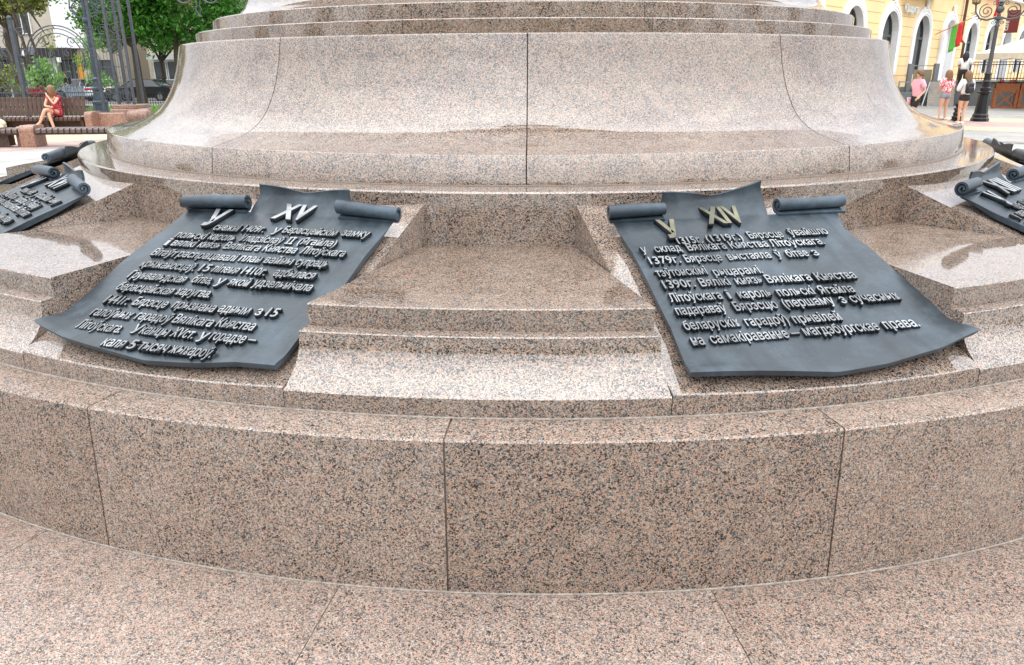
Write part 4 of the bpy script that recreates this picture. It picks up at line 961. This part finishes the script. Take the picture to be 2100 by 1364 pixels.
gt = empty('glass_balustrade', (21.3, 42.9, 0), R(-3), 'steel and tinted glass balustrade between two grey posts above the boy', 'railing')
for x in (0, 1.35): MB().box((x, 0, 1.35), (.22, .22, 1.5)).build('post', GREY_P, gt)
MB().box((.68, 0, 2.0), (1.1, .04, .04)).build('rail', METAL, gt); MB().box((.68, 0, 1.3), (.95, .02, 1.0)).build('glass_panel', glassy('tinted_glass', (.22, .20, .14), .15), gt)
mp_ = empty('metal_gate_panel', (20.2, 41.6, 0), R(-3), 'grey metal barrier with diagonal struts beside the boy in pink', 'barrier')
for x in (0, .75, 1.5): MB().box((x, 0, .62), (.06, .06, 1.24)).build('post', METAL, mp_)
for z in (.12, .65, 1.2): MB().box((.75, 0, z), (1.5, .04, .05)).build('rail', METAL, mp_)
MB().box((.37, .02, .38), (.68, .02, .48)).build('panel', GREY_P, mp_); MB().box((1.12, .02, .9), (.68, .02, .5)).build('panel', GREY_P, mp_)
MB().tube([(1.55, 0, 1.2), (1.1, -.5, .02)], .03, 5).build('strut', METAL, mp_)

# wooden planters with crossed braces
def planter(x, y, rz, label):
    p = empty('wooden_planter', (x, y, 0), rz, label, 'planter', 'orange brown wooden planters'); W = 1.0
    for s in (-1, 1):
        MB().box((s*(W/2-.05), -.02, .45), (.10, .40, .9), bev=.006).build('corner_post', WOOD_O, p)
        MB().box((s*(W/2-.05), -.24, .45), (.13, .04, .9), bev=.006).build('corner_board', WOOD_O, p)
    MB().box((0, -.25, .99), (W, .05, .30), bev=.006).build('planter_front', WOOD_O, p); MB().box((0, .18, .99), (W, .05, .30), bev=.006).build('planter_back', WOOD_O, p)
    for z in (.05, .80): MB().box((0, -.25, z), (W-.26, .045, .08)).build('rail', WOOD_O, p)
    for s in (-1, 1): MB().box((0, -.25-.03*s*.3, .42), (.075, .035, .98), ry=R(46*s)).build('cross_brace', WOOD_O, p)
    MB().box((0, -.03, 1.05), (W-.06, .36, .12)).build('soil', DARK, p)
    link('leaves', crown_mesh('leaves', [(-.25, 0, 1.16, .16), (.25, 0, 1.16, .16)], 200, .04, LEAF_D, 4), p)
    link('flowers', crown_mesh('flowers', [(-.3, 0, 1.24, .10), (.2, 0, 1.22, .12)], 44, .035, PETAL, 5), p)['kind'] = 'stuff'
    return p
planter(24.15, 38.9, R(-20), 'orange brown wooden planter with crossed braces, left one of the pair by the terrace')
planter(25.15, 38.55, R(-20), 'orange brown wooden planter with crossed braces, right one cut by the photo edge')
# parasol
ps = empty('market_parasol', (25.0, 37.4, 0), R(20), 'large cream parasol with a printed valance over the terrace', 'parasol')
CLOTH = plain('parasol_cloth', (.80, .77, .68), .9, 0, .03); CL2 = plain('parasol_valance', (.62, .57, .46), .9)
H_ = 2.15; z0, z1 = 2.52, 3.55
V = [(sx*H_, sy*H_, z0) for sx, sy in ((-1, -1), (1, -1), (1, 1), (-1, 1))]
for k in range(4):
    a, b = Vector(V[k]), Vector(V[(k+1) % 4]); mid = (a+b)/2; mid.z += .0
    MB().add([a, b, Vector((0, 0, z1)), a-Vector((0, 0, .02)), b-Vector((0, 0, .02)), Vector((0, 0, z1-.02))], [(0, 1, 2), (3, 5, 4), (0, 3, 4, 1), (1, 4, 5, 2), (2, 5, 3, 0)]).build('canopy_panel', CLOTH, ps)
    n_ = 12; vv = []; ff = []
    for i in range(n_+1):
        p = a.lerp(b, i/n_); dz = .28+.03*math.sin(i*2.1); vv += [p, p-Vector((0, 0, dz))]
    d_ = (b-a).cross(Vector((0, 0, 1))).normalized()*.012; k2 = len(vv); vv += [q+d_ for q in vv]
    for i in range(n_): ff += [(2*i, 2*i+1, 2*i+3, 2*i+2), (k2+2*i, k2+2*i+2, k2+2*i+3, k2+2*i+1)]
    MB().add(vv, ff).build('valance', CL2, ps)
MB().tube([(0, 0, 0), (0, 0, z1)], .035, 8).build('pole', WOOD_O, ps)
REDP = plain('print_red', (.60, .05, .07), .6)
lettering(ps, 'Zatecky', .24, (-.55, -H_-.02, z0-.20), 'printed_lettering', REDP, .004, shear=.3)
lettering(ps, 'Zatecky', .24, (-1.95, -H_-.02, z0-.20), 'printed_lettering', REDP, .004, shear=.3)

# ------------------------------------------------------------------ street lamp with lanterns, bollard
sl = empty('street_lamp', (17.12, 28.8, 0), R(-30), 'black cast iron street lamp with scrolled arms and amber lanterns', 'street lamp')
MB().lathe([(.30, 0), (.30, .10), (.26, .14), (.26, .22), (.22, .28), (.19, .62), (.17, .93), (.22, .97), (.23, 1.03), (.17, 1.06)], n=8).build('base', IRON_B, sl, sm=20)
MB().lathe([(.16, 1.06), (.17, 1.16), (.12, 1.20), (.12, 1.34), (.15, 1.38), (.11, 1.44), (.10, 1.60), (.13, 1.64), (.085, 1.70)], n=12).build('collar', IRON_B, sl, sm=25)
MB().lathe([(.078, 1.7), (.062, 3.2), (.09, 3.25), (.06, 3.3), (.055, 3.42), (.14, 3.47), (.14, 3.53), (.06, 3.56), (.06, 3.62)], n=14).build('shaft', IRON, sl, sm=35)
MB().ball((0, 0, 3.78), .135, 7).lathe([(.05, 3.9), (.10, 3.93), (.05, 3.99), (.11, 4.02), (.02, 4.1)], n=10).build('finial_boss', IRON, sl, sm=30)
for s in (-1, 1):
    MB().tube([(s*.06, 0, 3.52), (s*.35, 0, 3.44), (s*.58, 0, 3.50), (s*.73, 0, 3.72), (s*.76, 0, 3.98)], [.035, .032, .03, .026, .03], 7).build('arm', IRON, sl, sm=40)
    MB().tube(spiral((s*.40, 0, 3.73), .24, R(90), 1.9, dirn=-s, n=34), .020, 6).build('arm_scroll', IRON, sl)
    MB().tube(spiral((s*.17, 0, 3.98), .09, R(200 if s > 0 else -20), 1.4, dirn=-s), .013, 5).build('arm_scroll', IRON, sl)
    MB().tube(spiral((s*.14, 0, 3.36), .08, R(90), 1.4, dirn=s), .012, 5).build('arm_scroll', IRON, sl)
    for k in range(5):
        a = k*.5; MB().tube([(s*(.5+.3*math.sin(a*.6)), 0, 3.46+.06*k), (s*(.56+.34*math.sin(a*.6)), 0, 3.40+.07*k)], .012, 5).build('leaf_spur', IRON, sl)
    ln = MB().lathe([(.05, 3.96), (.13, 4.0), (.13, 4.04)], c=(s*.76, 0, 0), n=8); ln.lathe([(.23, 4.52), (.25, 4.56), (.12, 4.75), (.03, 4.9)], c=(s*.76, 0, 0), n=8)
    lo_ = ln.build('lantern', IRON, sl)
    MB().lathe([(.115, 4.04), (.20, 4.52)], c=(s*.76, 0, 0), n=8).build('lantern_glass', glassy('amber_glass', (.50, .30, .09), .2), lo_)
    for k in range(8): a = k*math.pi/4; MB().tube([(s*.76+.122*math.cos(a), .122*math.sin(a), 4.04), (s*.76+.21*math.cos(a), .21*math.sin(a), 4.52)], .010, 4).build('lantern_bar', IRON, lo_)
bo = MB().lathe([(.20, 0), (.20, .07), (.15, .10), (.17, .17), (.12, .22), (.14, .30), (.10, .36), (.10, .40), (.15, .43), (.12, .48), (.06, .50), (.10, .56), (.11, .62), (.06, .68), (.0, .70)], n=16, cap=False).build('bollard', IRON_B, sm=35)
bo.location = (16.15, 28.6, 0); tag(bo, 'low black turned bollard between the two girls', 'bollard')

# ------------------------------------------------------------------ people
def skin_mesh(name, joints, edges, mats, root, sub=2):
    """one continuous surface grown over a skeleton: joints {name: (x, y, z, r)}"""
    idx = {k: i for i, k in enumerate(joints)}; me = bpy.data.meshes.new(name)
    me.from_pydata([v[:3] for v in joints.values()], [(idx[a], idx[b]) for a, b in edges], [])
    o = bpy.data.objects.new('tmp', me); COL.objects.link(o)
    o.modifiers.new('skin', 'SKIN'); ss = o.modifiers.new('sub', 'SUBSURF'); ss.levels = sub; ss.render_levels = sub
    for k, v in joints.items():
        s = me.skin_vertices[0].data[idx[k]]; s.radius = (v[3], v[4] if len(v) > 4 else v[3]); s.use_root = (k == root)
    bpy.context.view_layer.update()
    m2 = bpy.data.meshes.new_from_object(o.evaluated_get(bpy.context.evaluated_depsgraph_get())); bpy.data.objects.remove(o); bpy.data.meshes.remove(me)
    m2.name = name; m2.materials.clear()
    for m in mats: m2.materials.append(m)
    m2.polygons.foreach_set('use_smooth', [True]*len(m2.polygons)); m2.polygons.foreach_set('material_index', [0]*len(m2.polygons)); return m2
def stand(h=1.70, sh=.19, hip=.10, arms=None, legs=None, headturn=0.0):
    """facing +y; arms/legs override joint positions"""
    k = h/1.70
    J = dict(pelvis=(0, 0, .93, .125, .10), waist=(0, 0, 1.08, .115, .09), chest=(0, 0, 1.28, .135, .10), neck=(0, 0, 1.45, .055), headb=(0, .01, 1.53, .075), head=(0, .015, 1.61, .09), top=(0, 0, 1.68, .06), nose=(0, .105, 1.585, .012),
             shL=(-sh, 0, 1.38, .055), elL=(-sh-.04, -.02, 1.10, .038), wrL=(-sh-.04, .06, .86, .026), haL=(-sh-.04, .09, .79, .026),
             shR=(sh, 0, 1.38, .055), elR=(sh+.04, -.02, 1.10, .038), wrR=(sh+.04, .06, .86, .026), haR=(sh+.04, .09, .79, .026),
             hiL=(-hip, 0, .86, .095), knL=(-hip, .02, .48, .055), anL=(-hip, -.02, .09, .036), toL=(-hip-.02, .13, .035, .03),
             hiR=(hip, 0, .86, .095), knR=(hip, .02, .48, .055), anR=(hip, -.02, .09, .036), toR=(hip+.02, .13, .035, .03))
    J.update(arms or {}); J.update(legs or {})
    E = [('pelvis', 'waist'), ('waist', 'chest'), ('chest', 'neck'), ('neck', 'headb'), ('headb', 'head'), ('head', 'top'), ('head', 'nose')]
    for s in 'LR': E += [('chest', 'sh'+s), ('sh'+s, 'el'+s), ('el'+s, 'wr'+s), ('wr'+s, 'ha'+s), ('pelvis', 'hi'+s), ('hi'+s, 'kn'+s), ('kn'+s, 'an'+s), ('an'+s, 'to'+s)]
    # four fingers and a thumb on each hand
    for s, sg_ in (('L', -1), ('R', 1)):
        w = Vector(J['wr'+s][:3]); a = Vector(J['ha'+s][:3]); d = (a-w).normalized(); side = d.cross(Vector((sg_, .2, 0))).normalized()
        for q, (off, ln) in enumerate(((-.027, .065), (-.009, .078), (.009, .074), (.026, .058))):
            J['f%d%s' % (q, s)] = (*(a + side*off + d*ln), .0085); E.append(('ha'+s, 'f%d%s' % (q, s)))
        J['th'+s] = (*(w + side*-.05 + d*.045), .010); E.append(('wr'+s, 'th'+s))
    return {n: (v[0]*k, v[1]*k, v[2]*k, *[r*k for r in v[3:]]) for n, v in J.items()}, E
def grow(J, names, edges, add, over=None):
    D = {n: (*J[n][:3], *[r+add for r in J[n][3:]]) for n in names}
    for n, v in (over or {}).items(): D[n] = v
    return D, edges
def hair(par, J, mat, length=.25, width=.10, back=.05, side=True, seed=1, turn=0.0):
    """a cap over the skull plus hanging strands"""
    hx, hy, hz = J['head'][:3]; rs = random.Random(seed); mb = MB()
    mb.ball((hx-.00, hy-.022, hz+.022), .103, 8, sc_=(.98, 1.02, 1.02))
    ca, sa = math.cos(turn), math.sin(turn)
    n = 40
    for k in range(n):
        a = math.pi*(1.0 + (k/(n-1)-.5)*(1.35 if side else .9))          # around the back of the head
        px_, py_ = -math.sin(a)*.092, math.cos(a)*.095
        px_, py_ = px_*ca-py_*sa, px_*sa+py_*ca
        w = rs.uniform(.8, 1.15); L1 = length*rs.uniform(.82, 1.1)
        mb.tube([(hx+px_*.5, hy-.02+py_*.5, hz+.09), (hx+px_, hy-.02+py_, hz+.01), (hx+px_*1.12*w, hy-.02+py_*1.15, hz-L1*.5), (hx+px_*.95*w, hy-.03+py_*1.1-back*.3, hz-L1)], [.018, .022, .02, .006], 5)
    return mb.build('hair', mat, par, sm=60)
def face(par, J):
    hx, hy, hz = J['head'][:3]; mb = MB()
    for s in (-1, 1): mb.ball((hx+s*.032, hy+.083, hz+.002), .010, 4)
    mb.build('eyes', DARK, par); MB().ball((hx, hy+.083, hz-.062), .011, 5, sc_=(2.0, .5, .5)).build('mouth', plain('lips', (.45, .12, .10), .5), par)
    for s in (-1, 1): MB().ball((hx+s*.093, hy, hz-.01), .022, 5, sc_=(.4, .8, 1.2)).build('ear', SKIN, par)
def fabric(name, c1, c2, scale=22, thr=.5, rough=.85):
    m, nt, b = newmat(name); L = nt.links.new; tc = N(nt, 'ShaderNodeTexCoord'); v = N(nt, 'ShaderNodeTexVoronoi'); v.inputs['Scale'].default_value = scale; L(tc.outputs['Object'], v.inputs[0])
    s = N(nt, 'ShaderNodeSeparateColor'); L(v.outputs['Color'], s.inputs[0]); r = ramp(nt, [(0, c1), (thr, c1), (thr+.02, c2), (1, c2)]); L(s.outputs[0], r.inputs[0]); L(r.outputs[0], b.inputs['Base Color']); b.inputs['Roughness'].default_value = rough; return m
HB = plain('hair_brown', (.16, .07, .03), .5, 0, .3, 40); HK = plain('hair_black', (.012, .010, .012), .4); HL = plain('hair_light_brown', (.20, .105, .05), .5, 0, .3, 40)
def person(label, x, y, rz, z=0, scale=1.0):
    p = empty('person', (x, y, z), rz, label, 'person'); p.scale = (scale,)*3; return p
TORSO = ['pelvis', 'waist', 'chest', 'shL', 'shR']
TE = [('pelvis', 'waist'), ('waist', 'chest'), ('chest', 'shL'), ('chest', 'shR')]
def dress_top(p, J, mat, add=.02, sleeve=.5, hem=.0, name='shirt'):
    D, E = grow(J, TORSO, TE, add)
    D['pelvis'] = (*J['pelvis'][:2], J['pelvis'][2]+.02-hem, .145+add*.5, .115+add*.5)
    for s in 'LR':
        a, b = Vector(J['sh'+s][:3]), Vector(J['el'+s][:3]); c = a.lerp(b, min(1, sleeve)); D['sl'+s] = (*c, .058+add*.7); E = E + [('sh'+s, 'sl'+s)]
        if sleeve > 1:
            w = Vector(J['wr'+s][:3]); D['sl'+s] = (*b, .048+add*.6); D['sm'+s] = (*b.lerp(w, sleeve-1), .040+add*.5); E = E + [('sl'+s, 'sm'+s)]
    D['nk'] = (*J['neck'][:2], J['neck'][2]-.035, .06, .055); E = E + [('chest', 'nk')]
    return link(name, skin_mesh(name, D, E, [mat], 'pelvis'), p)
def shorts(p, J, mat, ln=.35, add=.022, name='shorts'):
    D = {'waist': (*J['waist'][:2], J['waist'][2]-.06, .125, .10), 'pelvis': (*J['pelvis'][:3], .14, .118)}; E = [('waist', 'pelvis')]
    for s in 'LR':
        a, b = Vector(J['hi'+s][:3]), Vector(J['kn'+s][:3]); D['hi'+s] = (*a, .105+add*.4); D['le'+s] = (*a.lerp(b, ln), .092+add*.4); E += [('pelvis', 'hi'+s), ('hi'+s, 'le'+s)]
        if ln > 1: D['le'+s] = (*b, .07); D['cu'+s] = (*Vector(J['kn'+s][:3]).lerp(Vector(J['an'+s][:3]), ln-1), .055); E += [('le'+s, 'cu'+s)]
    return link(name, skin_mesh(name, D, E, [mat], 'pelvis'), p)
def shoes(p, J, mat):
    for s in 'LR':
        a, t = Vector(J['an'+s][:3]), Vector(J['to'+s][:3]); d = (t-a); d.z = 0; d.normalize(); z = min(a.z, t.z)
        MB().tube([a-d*.05+Vector((0, 0, -.055)), a+d*.03+Vector((0, 0, -.045)), t+Vector((0, 0, -.002)), t+d*.04+Vector((0, 0, -.006))], [.034, .044, .036, .02], 10).build('shoe', mat, p, sm=60)
def mk(p, J, E): return link('body', skin_mesh('body', J, E, [SKIN], 'pelvis'), p)

# boy in the pink shirt, walking left, seen from the side
J, E = stand(1.70, arms=dict(elL=(-.23, -.10, 1.12, .036), wrL=(-.24, .10, .92, .026), haL=(-.24, .15, .87, .026), elR=(.23, -.12, 1.12, .036), wrR=(.24, -.06, .88, .026), haR=(.24, -.02, .81, .026)),
             legs=dict(knL=(-.1, .16, .50, .052), anL=(-.1, .20, .10, .034), toL=(-.11, .35, .06, .028), knR=(.1, -.06, .48, .052), anR=(.1, -.30, .14, .034), toR=(.1, -.16, .05, .028)))
p = person('boy in a pink shirt and black shorts walking past the terrace', 13.25, 26.0, R(100), scale=1.04); mk(p, J, E)
dress_top(p, J, plain('pink_cotton', (.80, .40, .48), .9, 0, .06), .030, .75, hem=.10); shorts(p, J, plain('black_cotton', (.015, .015, .018), .9), .75); face(p, J); hair(p, J, HB, .07, seed=2); shoes(p, J, WHITE)
MB().box((.26, .04, .80), (.05, .14, .2), bev=.02, ry=.3).build('held_jacket', plain('pink_cloth', (.80, .42, .50), .9), p)
# girl in a floral blouse, back to the camera
J, E = stand(1.66, arms=dict(elL=(-.24, .02, 1.12, .036), wrL=(-.20, .16, .98, .026), haL=(-.16, .22, .97, .026), elR=(.23, .0, 1.12, .036), wrR=(.26, .05, .88, .026), haR=(.26, .08, .81, .026)),
             legs=dict(knL=(-.12, .0, .48, .055), anL=(-.20, -.08, .09, .034), toL=(-.22, .06, .04, .028)))
p = person('girl in a red and white floral blouse and grey denim shorts, back to camera', 16.0, 29.3, R(12), scale=1.06); mk(p, J, E)
dress_top(p, J, fabric('floral_cotton', (.62, .04, .08), (.80, .72, .70), 34, .5), .045, .95, hem=.10, name='blouse'); shorts(p, J, plain('denim_grey', (.24, .27, .31), .9, 0, .2, 30), .35); hair(p, J, HL, .22, seed=3); shoes(p, J, WHITE); face(p, J)
# girl in white with a black backpack
J, E = stand(1.68, arms=dict(elL=(-.26, .04, 1.12, .036), wrL=(-.12, .20, 1.08, .026), haL=(-.05, .22, 1.10, .026), elR=(.27, .02, 1.12, .036), wrR=(.16, .22, 1.08, .026), haR=(.10, .24, 1.10, .026)),
             legs=dict(knR=(.08, .03, .48, .055), anR=(.02, -.06, .09, .034), toR=(.02, .10, .04, .028)))
p = person('girl in a white blouse with a small black backpack, black shorts, back to camera', 15.75, 27.6, R(8), scale=1.03); mk(p, J, E)
dress_top(p, J, plain('white_cotton', (.80, .80, .80), .9, 0, .03), .04, 1.6, hem=.05, name='blouse'); shorts(p, J, plain('black_shorts', (.02, .02, .022), .8), .38); hair(p, J, HL, .34, seed=4, turn=.2); shoes(p, J, WHITE); face(p, J)
bpk = MB(); bpk.box((-.03, -.20, 1.16), (.27, .14, .36), bev=.045); bpk.box((-.03, -.285, 1.09), (.20, .04, .18), bev=.018)
bpm = plain('black_leather', (.015, .016, .020), .35)
bo_ = bpk.build('backpack', bpm, None, sm=40); bo_.location = (15.75, 27.6, 0); bo_.rotation_euler = (0, 0, R(8)); bo_.scale = (1.03,)*3
tag(bo_, 'small black leather backpack worn by the girl in white', 'backpack')
for s in (-1, 1): MB().tube([(-.03+s*.09, -.17, 1.34), (-.03+s*.11, -.06, 1.50), (s*.13, .09, 1.42), (s*.14, .06, 1.2)], .014, 5).build('strap', bpm, bo_)
# woman in white with dark wavy hair on the terrace steps
J, E = stand(1.68, arms=dict(elL=(-.25, .05, 1.14, .036), wrL=(-.18, .2, 1.05, .026), haL=(-.12, .24, 1.05, .026), elR=(.27, .0, 1.16, .036), wrR=(.33, .14, 1.20, .026), haR=(.35, .18, 1.26, .026)))
p = person('woman with long black hair and white blouse climbing the terrace steps', 22.25, 39.5, R(-30), z=.74, scale=1.10); mk(p, J, E)
dress_top(p, J, plain('white_cotton', (.80, .80, .80), .9, 0, .03), .035, .9, name='blouse'); shorts(p, J, plain('black_trousers', (.015, .015, .018), .8), 1.7, name='trousers'); hair(p, J, HK, .30, width=.13, seed=5); shoes(p, J, DARK); face(p, J)
# person in black behind the fence
J, E = stand(1.72, arms=dict(elL=(-.24, .02, 1.12, .036), wrL=(-.16, .2, 1.02, .026), haL=(-.10, .25, 1.03, .026), elR=(.24, .02, 1.12, .036), wrR=(.16, .2, 1.02, .026), haR=(.10, .25, 1.03, .026)))
p = person('person with long dark hair, black jacket and pale jeans standing behind the fence', -29.9, 54, R(185), scale=1.12); mk(p, J, E)
dress_top(p, J, plain('black_jacket', (.012, .012, .014), .9), .04, 1.9, name='jacket'); shorts(p, J, plain('pale_denim', (.26, .32, .38), .9, 0, .1), 1.85, name='jeans'); hair(p, J, HK, .32, seed=6); shoes(p, J, WHITE); face(p, J)
# woman in the red dress, sitting with crossed legs, elbow on knee and hand to her chin, looking left
SH = .50
J = dict(pelvis=(0, 0, SH+.10, .145, .12), waist=(0, .03, SH+.26, .115, .09), chest=(0, .07, SH+.46, .135, .10), neck=(-.01, .10, SH+.62, .05), headb=(-.015, .12, SH+.69, .07), head=(-.02, .13, SH+.76, .085), top=(-.01, .12, SH+.83, .058), nose=(-.118, .165, SH+.745, .012),
         shL=(-.17, .08, SH+.55, .050), elL=(-.20, .25, SH+.30, .036), wrL=(-.02, .36, SH+.26, .025), haL=(.05, .38, SH+.26, .025),
         shR=(.17, .08, SH+.55, .050), elR=(.13, .34, SH+.34, .036), wrR=(-.04, .30, SH+.56, .024), haR=(-.08, .27, SH+.62, .026),
         hiL=(-.09, .06, SH+.07, .095), knL=(-.02, .46, SH+.08, .058), anL=(.10, .50, .12, .036), toL=(.09, .62, .05, .03),
         hiR=(.10, .06, SH+.08, .095), knR=(-.08, .50, SH+.20, .058), anR=(-.22, .62, SH-.16, .036), toR=(-.27, .76, SH-.24, .03))
J = {n: (-v[0], *v[1:]) for n, v in J.items()}
E = stand()[1]
for s, sg_ in (('L', 1), ('R', -1)):
    w = Vector(J['wr'+s][:3]); a = Vector(J['ha'+s][:3]); d = (a-w).normalized(); side = d.cross(Vector((sg_, .2, 0))).normalized()
    for q, (off, ln) in enumerate(((-.027, .055), (-.009, .065), (.009, .062), (.026, .05))): J['f%d%s' % (q, s)] = (*(a + side*off + d*ln), .0085)
    J['th'+s] = (*(w + side*-.05 + d*.045), .010)
p = person('woman in a red dress sitting cross legged on the rear bench, hand at her chin', -14.65, 25.62, R(180), scale=1.07)
mk(p, J, E)
DR = fabric('red_dress_cotton', (.30, .008, .025), (.55, .12, .14), 40, .72)
D = {'pelvis': (0, .0, SH+.10, .165, .14), 'waist': (0, .03, SH+.26, .13, .105), 'chest': (0, .07, SH+.46, .15, .115), 'nk': (-.005, .09, SH+.575, .07), 'shL': (-.17, .08, SH+.54, .066), 'slL': (-.19, .14, SH+.44, .062), 'shR': (.17, .08, SH+.54, .066), 'slR': (.165, .17, SH+.46, .062), 'tL': (-.07, .14, SH+.085, .12), 'uL': (-.06, .30, SH+.10, .10), 'tR': (.08, .14, SH+.10, .12), 'uR': (.02, .32, SH+.15, .10), 'sk': (.17, .10, SH+.0, .07)}
D = {n: (-v[0], *v[1:]) for n, v in D.items()}
link('dress', skin_mesh('dress', D, [('pelvis', 'waist'), ('waist', 'chest'), ('chest', 'nk'), ('chest', 'shL'), ('shL', 'slL'), ('chest', 'shR'), ('shR', 'slR'), ('pelvis', 'tL'), ('tL', 'uL'), ('pelvis', 'tR'), ('tR', 'uR'), ('pelvis', 'sk')], [DR], 'pelvis'), p)
hair(p, J, HL, .24, seed=8, turn=R(-65)); 
hx, hy, hz = J['head'][:3]; MB().ball((hx+.078, hy+.06, hz+.0), .010, 4).ball((hx+.05, hy+.08, hz+.0), .009, 4).build('eyes', DARK, p)
for s in 'LR':
    t = Vector(J['to'+s][:3]); a = Vector(J['an'+s][:3]); d = (t-a).normalized()
    MB().tube([a-d*.02+Vector((0, 0, -.05)), t+Vector((0, 0, -.03)), t+d*.06+Vector((0, 0, -.03))], [.028, .034, .02], 8).build('sandal', plain('sandal_brown', (.16, .07, .04), .6), p, sm=60)
bag = MB(); bag.ball((0, 0, .12), .17, 8, sc_=(1.3, .8, .75)); bag.box((0, 0, .05), (.36, .24, .1), bev=.03)
bag.tube([(-.1, 0, .2), (-.05, 0, .34), (.05, 0, .34), (.1, 0, .2)], .012, 6)
bg_ = bag.build('cloth_bag', plain('cream_canvas', (.70, .62, .45), .9, 0, .15, 8, bump=.5), sm=50); bg_.location = (-13.35, 20.5, .475)
tag(bg_, 'cream cloth bag lying on the near slatted bench at the left edge', 'bag')

# ------------------------------------------------------------------ square behind the photographer (mirrored in the polished stone)
bC = empty('stone_building', (0, -46, 0), 0, 'long pale building closing the square behind the viewpoint', 'building')
MB().box((0, -6, 5.5), (120, 12, 11)).build('wall', plain('beige_render', (.42, .36, .28), .8, 0, .1, 1), bC); MB().box((0, -6, 11.6), (121, 13, 1.2)).build('roof', plain('dark_roof', (.10, .06, .05), .8), bC)
wm_ = MB().box((0, .02, 0), (1.5, .06, 2.0)).mesh('window', GLASS)
for k in range(30):
    for z in (2.6, 6.4, 9.2): link('window', wm_, bC, (-58+4*k, 0.02, z))
tt = None
for i, (x, y) in enumerate([(-38, -24), (-28, -27), (-19, -24), (-9, -28), (2, -25), (12, -28), (22, -24), (32, -27), (42, -23), (-44, -10), (48, -8), (-50, 8), (44, 8)]):
    if tt is None:
        tt = tree('linden_tree', 'leafy linden tree in the row behind the viewpoint', x, y, 3.6, .2, [(0, 0, 6, 2.4), (1.4, .4, 5, 1.6), (-1.5, -.3, 5.2, 1.6), (.3, 0, 8, 2.0)], 2600, .30, LEAF_D, 40, group='linden trees behind the viewpoint')
    else:
        c = tt.copy(); COL.objects.link(c); c['label'] = 'leafy linden tree in the row behind the viewpoint'; c.location = (x, y, 0); c.rotation_euler = (0, 0, i*1.3); c.scale = (1, 1, .9+.05*(i % 4))
        for ch in list(tt.children): d = ch.copy(); COL.objects.link(d); d.parent = c
